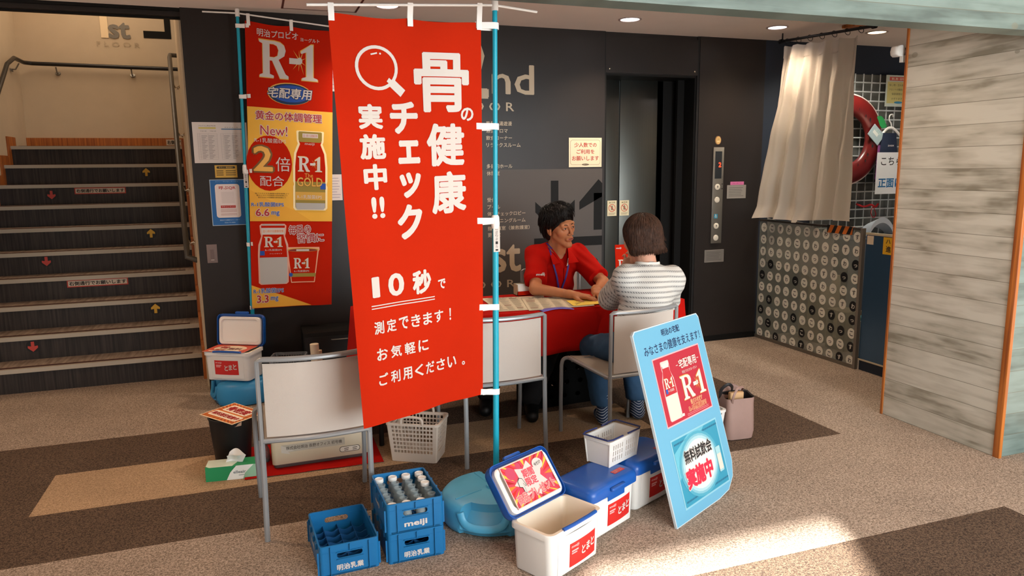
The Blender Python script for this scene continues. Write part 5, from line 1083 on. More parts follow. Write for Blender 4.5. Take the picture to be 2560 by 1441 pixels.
for k in range(22):
    a_ = k*2.4; rr_ = .25+.08*((k*37) % 5)/5; mb.add([(rr_*cos(a_)+.012*cos(b_)*cos(a_), -.050, rr_*sin(a_)+.016*sin(b_)) for b_ in [2*pi*q/8 for q in range(8)]], [tuple(range(7, -1, -1))], 'ink')
mb.build('ring', t); mb = MB(); mb.loft(torus(.400, .014, 60, 8, 1), 'melon_rim', True, False, False); mb.build('rim', t)
mb = MB(); mb.slab(lambda i, j: (.30+.13*i, -.03, .20+.05*sin(pi*i)*(2*j-1)-.08*i), 8, 4, .012, 'melon_green'); mb.build('leaf', t)
a = Art(); a.rect(.04, .235, .22, .27, '#c25a52'); a.text('探し物・忘れ物', .15, .252, .17, .022, '#e8d8c0', off=.02, L=2); a.rect(.02, .03, .30, .225, '#c2b878')
for s, z in (('探し物・忘れ物は', .195), ('フロントの職員まで', .155), ('保管期間は', .115), ('かぎります', .072)): a.text(s, .14, z, .2 if len(s) > 6 else .13, .020, '#3a3a30', L=2)
a.disc(.16, .038, .05, '#3f86a8', ry=.011, L=2)
wallsheet('notice', 'yellow notice with red heading at the top of the wire grid', 'notice', 5.60, 5.92, 2.10, 2.385, a, '#b9c4bc', Yp=5.445)
a = Art(); a.text('こちらに', .22, .30, .34, .075, 'ink', off=.01); a.text('正面に', .17, .10, .28, .085, '#1f6aa0', off=.03)
wallsheet('notice', 'white sign with black and blue writing on the lower wire grid', 'notice', 5.405, 5.84, 1.295, 1.675, a, '#d9dcdf', Yp=5.30)
Mc = Matrix.Translation((5.405, 5.327, 1.835)) @ Matrix.Rotation(radians(40), 4, 'Y'); a = Art(); a.rect(-.07, -.05, .07, .05, '#3f7fa8'); a.rect(-.05, -.01, .02, .02, '#c9cfc8', L=2); a.text('浮き輪', .0, .032, .08, .018, '#b9d0c0', L=2)
sheet('price_card', 'tilted blue card in a clear case in front of the watermelon ring', 'card', a, .0001, .0001, lambda u, v, d: tuple(Mc @ Vector((u, -d, v))), '#9ab0b4'); mb = MB(); mb.box(-.08, .08, -.002, .004, -.06, .06, '#9ab0b4', T=Mc); o_ = mb.build('card_case', bpy.data.objects['price_card'])
t = empty('swimsuit_hanger', (5.60, 5.345, 1.9), 0, 'white clothes hanger on the wire grid carrying a navy top', 'hanger'); mb = MB()
mb.tube(sm([(-.11, 0, -.06), (-.05, 0, -.01), (0, 0, .0), (.06, 0, -.03), (.13, 0, -.09)], 5), .008, 'white_plastic', 8, flat=(1, 1.5)); mb.build('arms', t); mb = MB(); mb.tube(sm([(0, 0, .0), (-.01, 0, .04), (-.035, 0, .07), (-.03, 0, .11), (0, 0, .12), (.02, .01, .10)], 5), .006, 'white_plastic', 8); mb.build('hook', t)
mk('navy_cloth', '#18243c', .8); mb = MB(); mb.slab(lambda i, j: (5.44+.24*i*(1-.35*j)+.045*j, 5.335-.012*sin(pi*i), 1.60+.25*j), 10, 10, .02, 'navy_cloth'); a = Art(); a.text('SWIM', .12, .135, .07, .016, 'print_white', off=.02); a.put(mb, lambda u, v, d: (5.44+u+.01, 5.310-d, 1.60+v), .001); tag(mb.build('sleeveless_swimsuit'), 'navy sleeveless swim top hanging on the white hanger', 'swimwear')
mb = MB(); mb.slab(lambda i, j: (5.42+.02*i+.012*j, 5.32, 1.43+.31*j), 2, 8, .008, '#8a4a8a'); tag(mb.build('ribbon'), 'purple ribbon strip hanging between ring and white sign', 'ribbon')
mb = MB(); mb.tube(sm([(5.34, 5.44, 1.20), (5.42, 5.43, 1.175), (5.50, 5.43, 1.19), (5.56, 5.43, 1.17), (5.60, 5.44, 1.195)], 5), .010, 'deepred', 8); mb.tube(sm([(5.52, 5.42, 1.18), (5.55, 5.41, 1.10), (5.52, 5.41, 1.07), (5.50, 5.42, 1.12), (5.52, 5.42, 1.18)], 5), .004, 'deepred', 6); tag(mb.build('swim_string'), 'dark red tie string hooked low on the wire grid', 'string')
mb = MB(); mb.slab(lambda i, j: (5.30+.28*i, 5.22+.10*j, .94+.12*sin(pi*i)**.6*(1-.4*j)+.0*j), 16, 6, .05, '#b9c2cc', nrm=(0, 0, 1)); tag(mb.build('plastic_cover'), 'pale plastic cover lying at the foot of the wire grid', 'cover')
mb = MB(); mb.rbox(5.0, 6.2, 5.15, 5.42, 0, .90, .01, .004, '#4c5560'); tag(mb.build('low_counter'), 'low grey counter against the navy wall below the wire grid', 'counter')
mb = MB(); mb.loft([[(x, y, z) for x, y in rrect(3.625+i_, 3.70-i_, 3.458, 3.52, .02)] for z, i_ in ((2.195, .02), (2.205, .004), (2.225, 0), (2.25, .006), (2.258, .02))], 'white_plastic'); mb.box(3.665, 3.69, 3.455, 3.475, 2.16, 2.20, 'white_plastic'); tag(mb.build('sensor'), 'white rounded sensor at the rear edge of the concrete pier', 'sensor')
# ------------------------------------------------------------------ people: smooth bodies from blended capsules and ellipsoids
def sd_cap(P, a, b, ra, rb):
    a = np.array(a, float); b = np.array(b, float); ab = b-a; t = np.clip(((P-a)@ab)/(ab@ab+1e-12), 0, 1)
    return np.linalg.norm(P-a-t[..., None]*ab, axis=-1)-(ra+(rb-ra)*t)
def sd_ell(P, c, r, R=None):
    q = P-np.array(c, float)
    if R is not None: q = q@R
    r = np.array(r, float); k0 = np.linalg.norm(q/r, axis=-1); k1 = np.linalg.norm(q/(r*r), axis=-1)
    return np.where(k1 > 1e-9, k0*(k0-1)/np.maximum(k1, 1e-9), -r.min())
def smin(a, b, k):
    h = np.clip(.5+.5*(b-a)/k, 0, 1); return b*(1-h)+a*h-k*h*(1-h)
def smax(a, b, k): return -smin(-a, -b, k)
def fld(prims, k=.02):
    """prims: ('c', a, b, ra, rb[, k]) / ('e', c, r[, k, R]) / ('-', prim, k)"""
    def f(P):
        d = None
        for p in prims:
            neg = p[0] == '-'; q = p[1] if neg else p
            if q[0] == 'c': v = sd_cap(P, q[1], q[2], q[3], q[4]); kk = q[5] if len(q) > 5 else k
            else: v = sd_ell(P, q[1], q[2], q[4] if len(q) > 4 else None); kk = q[3] if len(q) > 3 else k
            if neg: d = smax(d, -v, p[2])
            elif d is None: d = v
            else: d = smin(d, v, kk)
        return d
    return f
def nets(f, lo, hi, h):
    """surface nets -> (verts, quads)"""
    ax = [np.arange(lo[i], hi[i]+h, h) for i in range(3)]; X, Y, Z = np.meshgrid(*ax, indexing='ij'); G = np.stack([X, Y, Z], -1)
    V = np.concatenate([f(G[i:i+8]) for i in range(0, G.shape[0], 8)], 0); n = V.shape; I = V < 0
    cs = np.zeros((n[0]-1, n[1]-1, n[2]-1, 3)); cn = np.zeros((n[0]-1, n[1]-1, n[2]-1)); C8 = [(i, j, k) for i in (0, 1) for j in (0, 1) for k in (0, 1)]
    def S(A, o): return A[o[0]:o[0]+n[0]-1, o[1]:o[1]+n[1]-1, o[2]:o[2]+n[2]-1]
    for a in C8:
        for d in range(3):
            if a[d] == 0:
                b = list(a); b[d] = 1; va, vb = S(V, a), S(V, b); m = (va < 0) != (vb < 0); t = np.where(m, va/(va-vb+1e-20), 0)
                p = np.array(a, float)+np.zeros(cs.shape); p[..., d] += t; cs += np.where(m[..., None], p, 0); cn += m
    act = cn > 0; idx = -np.ones(cn.shape, int); idx[act] = np.arange(act.sum()); base = np.stack(np.nonzero(act), -1)
    verts = (cs[act]/cn[act][:, None]+base)*h+np.array(lo); Q = []
    for d in range(3):
        u, v = (d+1) % 3, (d+2) % 3; sl0 = [slice(None)]*3; sl1 = [slice(None)]*3; sl0[d] = slice(0, n[d]-1); sl1[d] = slice(1, n[d])
        A, B = I[tuple(sl0)], I[tuple(sl1)]; E = np.stack(np.nonzero(A != B), -1); ok = (E[:, u] > 0) & (E[:, v] > 0) & (E[:, u] < n[u]-1) & (E[:, v] < n[v]-1); E = E[ok]
        ins = A[tuple(E.T)]; q = []
        for du, dv in ((0, 0), (1, 0), (1, 1), (0, 1)): c = E.copy(); c[:, u] -= 1-du; c[:, v] -= 1-dv; q.append(idx[tuple(c.T)])
        q = np.stack(q, -1); q[~ins] = q[~ins][:, ::-1]; Q.append(q)
    return verts, np.concatenate(Q)
def add_net(mb, f, lo, hi, h, mat, T=None):
    v, q = nets(f, lo, hi, h); return mb.add([tuple(x) for x in v.tolist()], [tuple(x) for x in q.tolist()], mat, True, T)
def ripple(f, amp, sc, seed=0):
    def g(P):
        x, y, z = P[..., 0], P[..., 1], P[..., 2]
        return f(P)+amp*(np.sin(sc*(x+.6*z)+seed)*np.sin(sc*.8*(y-.5*x+.3*z)+1.3*seed)+.5*np.sin(sc*2.1*(z+.4*x)+2+seed)*np.sin(sc*1.7*(x-y)))
    return g
def cut(f, planes):
    """keep the side of each plane (point, normal) that the normal points away from"""
    def g(P):
        d = f(P)
        for p, n_, k in planes: n_ = np.array(n_, float); n_ /= np.linalg.norm(n_); d = smax(d, (P-np.array(p, float))@n_, k)
        return d
    return g
def frame_of(c, fwd, upv, sc=1):
    y = Vector(fwd).normalized(); z = Vector(upv); z = (z-y*z.dot(y)).normalized(); x = y.cross(z)
    return Matrix(((x.x*sc, y.x*sc, z.x*sc, c[0]), (x.y*sc, y.y*sc, z.y*sc, c[1]), (x.z*sc, y.z*sc, z.z*sc, c[2]), (0, 0, 0, 1)))

def skinmat(name, c, lip):
    m = mk(name, c, .5, var=.05, vscale=25, bump=.06, bscale=500, spec=.35); b = m.node_tree.nodes['Principled BSDF']
    b.inputs['Subsurface Weight'].default_value = .12; b.inputs['Subsurface Radius'].default_value = (.012, .005, .003); b.inputs['Subsurface Scale'].default_value = .6
skinmat('skin_man', '#ac704c', ''); skinmat('skin_woman', '#c99880', ''); mk('lip', '#a35a4c', .45); mk('mouth_dark', '#3a1612', .6); mk('eye_white', '#d9d2ca', .25); mk('iris', '#140c09', .12, spec=.8)
mk('hair_black', '#110c0a', .55, var=.3, vscale=60, spec=.25); mk('hair_brown', '#3a251a', .55, var=.45, vscale=55, spec=.3)
mk('polo', '#a80e05', .9, var=.03, vscale=6, bump=.3, bscale=900, spec=.12); mk('trousers', '#0b0b0d', .85); mk('lanyard', '#31217a', .6)
mk('denim', '#24435f', .85, var=.22, vscale=9, bump=.3, bscale=900); mk('shoe', '#0c0c0c', .5)
def face_head(slim=1.0):
    s = slim
    pr_ = [('e', (0, -.018, .040), (.076, .094, .080)), ('e', (0, .022, -.030), (.051*s, .066, .084), .025), ('c', (-.041*s, -.002, -.045), (-.012, .062, -.102), .016, .013, .02), ('c', (.041*s, -.002, -.045), (.012, .062, -.102), .016, .013, .02),
           ('e', (0, .070, -.104), (.018, .018, .016), .02), ('e', (-.042, .054, -.016), (.019, .021, .020), .03), ('e', (.042, .054, -.016), (.019, .021, .020), .03),
           ('c', (-.040, .076, .026), (.040, .076, .026), .012, .012, .018), ('-', ('e', (-.031, .100, .004), (.018, .015, .010)), .014), ('-', ('e', (.031, .100, .004), (.018, .015, .010)), .014),
           ('c', (0, .086, .018), (0, .106, -.026), .0065, .0085, .012), ('e', (0, .108, -.032), (.009, .010, .0085), .006), ('e', (-.012, .098, -.036), (.0075, .009, .0065), .006), ('e', (.012, .098, -.036), (.0075, .009, .0065), .006),
           ('e', (0, .083, -.064), (.028, .014, .016), .012), ('e', (0, .0945, -.0595), (.019, .0055, .0035), .004), ('e', (0, .0930, -.0690), (.016, .0055, .0042), .004), ('-', ('e', (0, .104, -.0640), (.019, .010, .0018)), .002),
           ('c', (0, -.034, -.06), (0, -.050, -.17), .045, .048, .025), ('c', (-.012, .008, -.10), (-.008, -.025, -.17), .024, .026, .02), ('c', (.012, .008, -.10), (.008, -.025, -.17), .024, .026, .02)]
    for sg in (-1, 1):
        pr_ += [('e', (sg*.031, .0795, .004), (.0165, .0143, .0145), .004), ('-', ('e', (sg*.031, .0945, .0028), (.0140, .0105, .0040)), .0012)]
        pr_ += [('e', (sg*.074, -.012, -.006), (.009, .019, .030), .006), ('-', ('e', (sg*.083, -.009, -.002), (.006, .011, .018)), .004), ('e', (sg*.074, -.006, -.030), (.006, .009, .011), .005)]
    return pr_
def head(mb, T, skin, lips=True):
    f = fld(face_head(.97), .03); v, q = nets(f, (-.105, -.135, -.17), (.105, .135, .13), .0021)
    cx = v[q].mean(1); lipm = (np.abs(cx[:, 0]) < .0205) & (cx[:, 1] > .088) & (np.abs(cx[:, 2]+.0642) < .0078*np.sqrt(np.clip(1-(cx[:, 0]/.0215)**2, 0, 1)))
    dark = (np.abs(cx[:, 0]) < .016) & (cx[:, 1] > .080) & (np.abs(cx[:, 2]+.0640) < .0017)
    V_ = [tuple(x) for x in v.tolist()]
    n0 = len(mb.v); mb.add(V_, [tuple(x) for x in q[~lipm].tolist()], skin, True, T); ki = mb.k('lip'); kd = mb.k('mouth_dark')
    for f_, dk in zip(q[lipm].tolist(), dark[lipm]): mb.f.append(tuple(i+n0 for i in f_)); mb.m.append(kd if dk else ki); mb.s.append(True)
    for sg in (-1, 1):
        c = Vector((sg*.031, .0795, .004)); E = T @ Matrix.Translation(c)
        mb.lathe([(.0122*sin(pi*k/8), -.0122*cos(pi*k/8)) for k in range(9)], 16, mat='eye_white', T=E @ Matrix.Rotation(-pi/2, 4, 'X'))
        mb.lathe([(0, .01285), (.0030, .0127), (.0056, .0120), (.0058, .0108)], 16, mat='iris', T=E @ Matrix.Rotation(radians(-4), 4, 'Z') @ Matrix.Rotation(-pi/2, 4, 'X'))
        # lash line along the upper lid
        mb.tube([(sg*.031+.0138*u, .0795+.0150*sqrt(max(.15, 1-(u*.85)**2)), .0028+.0040*sqrt(max(0, 1-u*u))) for u in [-1+.2*k for k in range(11)]], .0008, 'hair_black', 5, T=T)
    return mb
def brows(mb, T, mat='hair_black'):
    for sg in (-1, 1): mb.tube(sm([(sg*.015, .0925, .0215), (sg*.026, .0920, .0250), (sg*.040, .083, .0250), (sg*.049, .073, .0215)], 4), [.0014, .0018, .002, .0022, .0022, .0022, .002, .0018, .0016, .0014, .0012, .001, .0006], mat, 6, T=T, flat=(1, 1))
def strands(mb, T, n, seed, root, path, w, mat, seg=5):
    random.seed(seed)
    for i in range(n):
        p0, nrm_ = root(i, n); pts = path(p0, nrm_, i); r = w*(.7+.6*random.random())
        mb.tube(pts, [r*(1-.85*(k/(len(pts)-1))**2) for k in range(len(pts))], mat, 5, T=T, flat=(1.5, .7))
def hand(mb, wrist, tip, palm_n, skin, side=1, curl=(.5, .45, .4, .4, .3), spread=.10, sc=1.0, thumb=.6):
    """wrist -> tip direction, palm_n = direction the palm faces, side = which side the thumb is on (+x or -x)"""
    y = (Vector(tip)-Vector(wrist)).normalized(); z = -Vector(palm_n); z = (z-y*z.dot(y)).normalized(); x = y.cross(z)
    T = Matrix(((x.x, y.x, z.x, wrist[0]), (x.y, y.y, z.y, wrist[1]), (x.z, y.z, z.z, wrist[2]), (0, 0, 0, 1)))
    pr_ = [('c', (0, -.075, 0), (0, -.03, 0), .0215, .0250, .01), ('c', (-.008, -.04, 0), (-.012, .012, 0), .023, .021, .012), ('c', (.008, -.04, 0), (.012, .012, 0), .023, .021, .012), ('c', (-.022*side*-1*-1, .02, -.002), (-.027*side*-1*-1, .078, 0), .014, .0115, .012), ('c', (0, .02, -.001), (.0, .085, .001), .016, .0125, .012), ('c', (.022, .02, -.002), (.027, .078, 0), .014, .0115, .012), ('c', (.012, .02, -.001), (.013, .084, .001), .015, .012, .012), ('c', (-.012, .02, -.001), (-.013, .084, .001), .015, .012, .012)]
    L_ = [(.040, .024, .020), (.045, .028, .022), (.042, .026, .021), (.033, .020, .018)]
    for k in range(4):   # index .. little, index on the thumb side
        bx = side*(.030-.0200*k); b = np.array([bx, .080-(.012 if k == 3 else .003 if k == 0 else 0), .002]); a_ = 0; sp = side*spread*(1.5-k)*.6; r = .0098-.0008*k*(k > 1); p = b
        for q, l in enumerate(L_[k]):
            a_ += curl[k]*(.75 if q == 0 else 1); d = np.array([sin(sp)*cos(a_), cos(sp)*cos(a_), -sin(a_)]); e = p+d*l; pr_.append(('c', tuple(p), tuple(e), r, r*.92, .0035)); r *= .92; p = e
    t0 = np.array([side*.024, .012, -.006]); d1 = np.array([side*.72, .62, -.28*thumb]); d1 /= np.linalg.norm(d1); t1 = t0+d1*.042; d2 = np.array([side*.35, .88, -.35*thumb]); d2 /= np.linalg.norm(d2); t2 = t1+d2*.030; d3 = np.array([side*.10, .92, -.45*thumb]); d3 /= np.linalg.norm(d3); t3 = t2+d3*.024
    pr_ += [('c', tuple(t0), tuple(t1), .0150, .0115, .012), ('c', tuple(t1), tuple(t2), .0110, .0100, .004), ('c', tuple(t2), tuple(t3), .0100, .0082, .004)]
    add_net(mb, fld(pr_, .010), (-.085, -.076, -.105), (.085, .215, .05), .0028, skin, T @ Matrix.Scale(sc, 4)); return mb

# ---- the man in the red polo shirt
HM = frame_of((1.972, 4.640, 1.163), (.29, -.955, -.02), (-.15, .045, 1), 1.13)
mb = MB(); head(mb, HM, 'skin_man'); SK = 'skin_man'
sl, sr = (1.835, 4.735, .965), (2.145, 4.735, .955)      # shoulders (left, right in the picture)
el, er = (1.715, 4.445, .778), (2.215, 4.46, .790); wl, wr = (1.905, 4.235, .757), (2.075, 4.262, .768)
body = [('c', (1.975, 4.83, .52), (1.985, 4.77, .85), .13, .125), ('c', sl, sr, .062, .062, .05), ('c', (1.985, 4.745, .93), (1.965, 4.70, 1.05), .055, .052, .04), ('c', sl, el, .050, .040), ('c', sr, er, .050, .040), ('c', el, wl, .040, .0250, .02), ('c', er, wr, .040, .0250, .02),
        ('c', (1.93, 4.83, .52), (1.62, 4.50, .52), .085, .06), ('c', (2.02, 4.83, .52), (1.86, 4.42, .53), .085, .06), ('c', (1.62, 4.50, .50), (1.36, 4.44, .09), .058, .04), ('c', (1.86, 4.42, .52), (1.60, 4.23, .09), .058, .04)]
add_net(mb, fld(body, .03), (1.25, 4.12, .04), (2.34, 5.02, 1.12), .0095, SK)
hand(mb, wl, (2.02, 4.135, .742), (0, 0, -1), SK, 1, (.24, .26, .28, .30), .10, 1.08); hand(mb, wr, (2.035, 4.13, .752), (0, 0, -1), SK, -1, (.26, .28, .30, .3), .08, 1.05)
man = mb.build('person', autos=False); tag(man, 'person in a red polo shirt with a purple lanyard seated behind the table', 'person')
mk('hair_strand', '#140e0b', .5, spec=.3); brb = MB(); brows(brb, HM); brb.build('eyebrows', man)
# hair
def capfield(P):
    d = capfield0(P)+.0015
    d = smax(d, -sd_ell(P, (0, .115, -.045), (.078, .095, .100)), .012); d = smax(d, -((P[..., 2]+.085)), .01)
    d = smax(d, -sd_ell(P, (.080, .026, -.058), (.034, .046, .052)), .01); d = smax(d, -sd_ell(P, (-.080, .026, -.058), (.034, .046, .052)), .01)
    x, y, z = P[..., 0], P[..., 1], P[..., 2]; return d+.0012*np.sin(150*x+40*y)*np.sin(60*z+30*y)
def capfield0(P):
    d = sd_ell(P, (0, -.026, .050), (.088, .107, .092)); d = smin(d, sd_ell(P, (.0, .020, .100), (.064, .060, .038)), .03); return smin(d, sd_ell(P, (0, -.072, -.022), (.066, .050, .080)), .03)
hb = MB(); add_net(hb, capfield, (-.12, -.15, -.11), (.12, .13, .17), .004, 'hair_black', HM)
def comb(mb, T, f, seed, n, root, flow, steps, L_, lift, w, mat, stop=None, free=99):
    """many fine locks laid along the surface of field f: flow(P, k, J) gives their direction"""
    rg = np.random.default_rng(seed); P = root(rg, n); N_ = len(P); J = rg.uniform(-1, 1, (N_, 3)); Ls = L_*rg.uniform(.7, 1.3, (N_, 1)); li = lift*rg.uniform(.3, 1.6, N_); path = []
    def grad(Q):
        e = .0015; g = np.stack([f(Q+np.eye(3)[i]*e)-f(Q-np.eye(3)[i]*e) for i in range(3)], -1); return g/(np.linalg.norm(g, axis=-1, keepdims=True)+1e-9)
    for k in range(steps+1):
        if k < free:
            for _ in range(3): g = grad(P); P = P-g*(f(P)-li*(1+.5*k/steps))[:, None]
        path.append(P.copy()); D = flow(P, k, J)
        if k < free: g = grad(P); D = D-g*np.sum(D*g, -1, keepdims=True)
        D = D/(np.linalg.norm(D, axis=-1, keepdims=True)+1e-9); P = P+D*Ls
    path = np.stack(path, 1)
    for i in range(N_):
        pts = [tuple(x) for x in path[i]]
        if stop is not None:
            pts = [x for x in pts if not stop(x, J[i])]
        if len(pts) < 3: continue
        m_ = len(pts)-1; mb.tube(pts, [w*(.35+.65*sin(pi*min(1, .25+k/m_*.75))) for k in range(m_+1)], mat, 4, T=T, flat=(1.6, .7))
def capfield0(P):
    d = sd_ell(P, (0, -.026, .050), (.088, .107, .092)); d = smin(d, sd_ell(P, (.0, .020, .100), (.064, .060, .038)), .03); return smin(d, sd_ell(P, (0, -.072, -.022), (.066, .050, .080)), .03)
def mroot(rg, n):
    v_ = rg.normal(size=(n*4, 3)); v_ /= np.linalg.norm(v_, axis=1)[:, None]
    ok = (v_[:, 2] > -.55) & ~((v_[:, 1] > .50) & (v_[:, 2] < .40)) & ~((np.abs(v_[:, 0]) > .5) & (v_[:, 2] < .0) & (v_[:, 1] > -.3)); v_ = v_[ok][:n]
    return np.array([0, -.024, .052])+v_*np.array([.09, .11, .1])
def mflow(P, k, J):
    top = np.clip((P[:, 2]-.085)/.03, 0, 1)[:, None]; side = np.where(P[:, :1] > .01, .55, -.75); front = np.concatenate([side, np.full((len(P), 1), .75), np.full((len(P), 1), -.25)], 1); dn = np.concatenate([P[:, :1]*.5, np.full((len(P), 1), -.30), np.full((len(P), 1), -1.)], 1)
    return front*top+dn*(1-top)+J*.28
st_m = lambda x, j: x[1] > .055 and x[2] < .062+.012*j[0] or (abs(x[0]) > .06 and x[2] < -.012+.008*j[1] and x[1] > -.030) or x[2] < -.088+.01*j[2]
comb(hb, HM, capfield0, 5, 3000, mroot, mflow, 6, .010, .0032, .0022, 'hair_black', stop=st_m)
comb(hb, HM, capfield0, 15, 700, mroot, mflow, 5, .009, .0085, .0018, 'hair_black', stop=st_m)
def froot(rg, n):
    u = rg.uniform(-1, 1, n); return np.stack([.066*u, .035+.030*rg.random(n)*(1-u*u), np.full(n, .135)], 1)
hsd = fld(face_head(.97), .03)
def ffld(P): return np.minimum(capfield0(P), hsd(P)-.003)
def fflow(P, k, J):
    u = P[:, :1]/.066; sx = np.where(u > -.25, .55, -.60)+.3*u; return np.concatenate([sx, np.full((len(P), 1), .35), np.full((len(P), 1), -1.0)], 1)+J*.22
comb(hb, HM, ffld, 8, 620, froot, fflow, 9, .0100, .0030, .0024, 'hair_black', stop=lambda x, j: x[2] < .036+.010*j[1]-.32*max(0, abs(x[0])-.035) and x[1] > .02)
hb.build('hair', man, autos=False)
# polo shirt
shirt = [('c', (1.975, 4.83, .50), (1.985, 4.775, .85), .152, .145), ('c', sl, sr, .078, .078, .06), ('c', (1.985, 4.745, .93), (1.972, 4.715, .99), .085, .070, .05), ('c', sl, el, .072, .079, .03), ('c', sr, er, .072, .076, .03)]
def slc(s_, e_, t): a_ = np.array(s_); b_ = np.array(e_); return tuple(a_+(b_-a_)*t), tuple(b_-a_)
def shirtf(P):
    f0 = fld(shirt[:3], .05)(P); A = cut(fld([shirt[3]], .03), [(slc(sl, el, .80)[0], slc(sl, el, 1)[1], .004)])(P); B = cut(fld([shirt[4]], .03), [(slc(sr, er, .84)[0], slc(sr, er, 1)[1], .004)])(P)
    d = smin(smin(f0, A, .035), B, .035); d = smax(d, -sd_cap(P, (1.972, 4.70, .985), (1.955, 4.66, 1.10), .058, .066), .004); d = smax(d, -sd_cap(P, (1.985, 4.640, 1.03), (2.003, 4.625, .895), .050, .012), .005)
    d = smax(d, -(P[..., 2]-.50), .004); x, y, z = P[..., 0], P[..., 1], P[..., 2]
    return d+.0042*np.sin(34*(x+.9*z)+9*y)*np.sin(21*(z-.5*x)+2)+.0022*np.sin(75*(x*.7+z)+5*np.sin(9*x))
pb_ = MB(); add_net(pb_, shirtf, (1.60, 4.36, .48), (2.36, 5.02, 1.10), .0075, 'polo'); 
a = Art(); a.text('meiji', 0, 0, .070, .022, 'print_white', off=.03)
def onshirt(cx_, cz_, dx=(.944, -.33)):   # printed marks hug the shirt: march from the front onto its surface
    def f(u, v, d):
        x = cx_+u*dx[0]; y0 = 4.35+u*dx[1]; z = cz_+v; P_ = np.array([[x, y0, z]], float)
        for _ in range(60):
            s_ = shirtf(P_)[0]; P_[0, 1] += max(s_*.8, .0004) if s_ > .0008 else 0
            if s_ <= .0008: break
        return (P_[0, 0], P_[0, 1]-.003-d*1.5, P_[0, 2])
    return f
a.put(pb_, onshirt(1.762, .868), .0005); shirt_o = pb_.build('polo_shirt', man, autos=False)
# collar flaps and placket
cb = MB(); fs = onshirt(0, 0, (1, 0))
def flap(pts, n=8, th=.004):
    P4 = [Vector(p) for p in pts]
    return lambda i, j: tuple((P4[0].lerp(P4[1], i)).lerp(P4[3].lerp(P4[2], i), j)+Vector((0, -.010*sin(pi*j), 0)))
cb.slab(flap([(1.895, 4.70, 1.035), (1.902, 4.665, 1.005), (1.955, 4.585, .925), (1.905, 4.60, .912)]), 6, 8, .004, 'polo'); cb.slab(flap([(1.902, 4.665, 1.030), (1.915, 4.640, 1.020), (1.975, 4.588, .915), (1.955, 4.585, .925)]), 6, 8, .004, 'polo')
cb.build('collar', man); cb = MB()
cb.slab(flap([(2.045, 4.70, 1.035), (2.035, 4.655, 1.025), (2.020, 4.600, .915), (2.105, 4.612, .918)]), 8, 8, .004, 'polo'); cb.build('collar', man)
cb = MB(); cb.slab(lambda i, j: fs(1.996+.022*i+.004*j, .80+.080*j, .0015), 3, 8, .003, 'polo'); cb.slab(lambda i, j: (2.012+.012*i+.010*j, 4.612-.004*j+.01*i, .895+.055*j), 2, 4, .003, 'soft_white'); cb.build('placket', man)
ln = MB(); fl_ = onshirt(0, 0, (1, 0)); Lp = [(1.905, 1.02), (1.908, .98), (1.918, .93), (1.930, .88), (1.945, .82), (1.955, .77), (1.962, .735)]; Rp = [(2.035, .90), (2.025, .86), (2.010, .81), (1.998, .77), (1.985, .735)]
for L_ in (Lp, Rp):
    q = []
    for x, z in L_: q.append(Vector(fl_(x, z, .002))+Vector((0, -.004, 0)))
    q = sm([tuple(p) for p in q], 4); ln.loft([[tuple(p+Vector((w_, e_, 0))) for w_, e_ in ((-.0065, 0), (.0065, 0), (.0065, .0015), (-.0065, .0015))] for p in q], 'lanyard', False)
ln.tube([(1.905, 4.62, 1.02), (1.90, 4.70, 1.05)], .006, 'lanyard', 6, flat=(1, .4)); ln.build('lanyard', man)
tb_ = MB(); tr = [('c', (1.93, 4.83, .53), (1.62, 4.50, .52), .105, .078), ('c', (2.02, 4.83, .53), (1.86, 4.42, .53), .105, .078), ('c', (1.62, 4.50, .51), (1.36, 4.44, .11), .078, .062), ('c', (1.86, 4.42, .52), (1.60, 4.23, .11), .078, .062), ('c', (1.975, 4.84, .53), (1.975, 4.82, .62), .14, .14)]
add_net(tb_, ripple(cut(fld(tr, .03), [((0, 0, .06), (0, 0, -1), .004), ((0, 0, .60), (0, 0, 1), .01)]), .003, 40), (1.24, 4.10, .04), (2.20, 5.02, .66), .0125, 'trousers'); tb_.build('trousers', man, autos=False)
for (ax, ay) in ((1.36, 4.44), (1.60, 4.23)):
    sb = MB(); add_net(sb, cut(fld([('c', (ax, ay, .05), (ax-.05, ay-.14, .035), .045, .040), ('c', (ax, ay, .05), (ax+.01, ay+.03, .06), .045, .042)], .02), [((0, 0, .0), (0, 0, -1), .004)]), (ax-.15, ay-.25, -.01), (ax+.12, ay+.12, .13), .008, 'shoe'); sb.build('shoe', man, autos=False)

# ---- the person in the striped shirt, seen from behind
SW = 'skin_woman'; HW = frame_of((2.068, 3.685, 1.150), (-.12, .98, -.14), (-.02, .03, 1), 1.10)
mb = MB(); head(mb, HW, SW); sL, sR = (1.945, 3.615, .945), (2.205, 3.575, .930); eL, eR = (1.975, 3.905, .765), (2.255, 3.69, .765); wL, wR = (2.045, 3.84, .955), (2.22, 3.93, .755)
body = [('c', (2.03, 3.60, .55), (2.06, 3.60, .85), .145, .13), ('c', sL, sR, .062, .062, .05), ('c', (2.075, 3.60, .95), (2.072, 3.65, 1.07), .058, .052, .04), ('c', sL, eL, .052, .045), ('c', sR, eR, .052, .043), ('c', eL, wL, .042, .027, .015), ('c', eR, wR, .042, .027, .015),
        ('c', (1.98, 3.62, .53), (1.885, 3.93, .49), .085, .056), ('c', (2.10, 3.62, .53), (2.14, 3.95, .49), .085, .056), ('c', (1.885, 3.93, .48), (1.935, 3.885, .10), .050, .036), ('c', (2.14, 3.95, .48), (2.185, 3.915, .10), .050, .036)]
add_net(mb, fld(body, .03), (1.76, 3.40, .05), (2.38, 4.12, 1.14), .0095, SW)
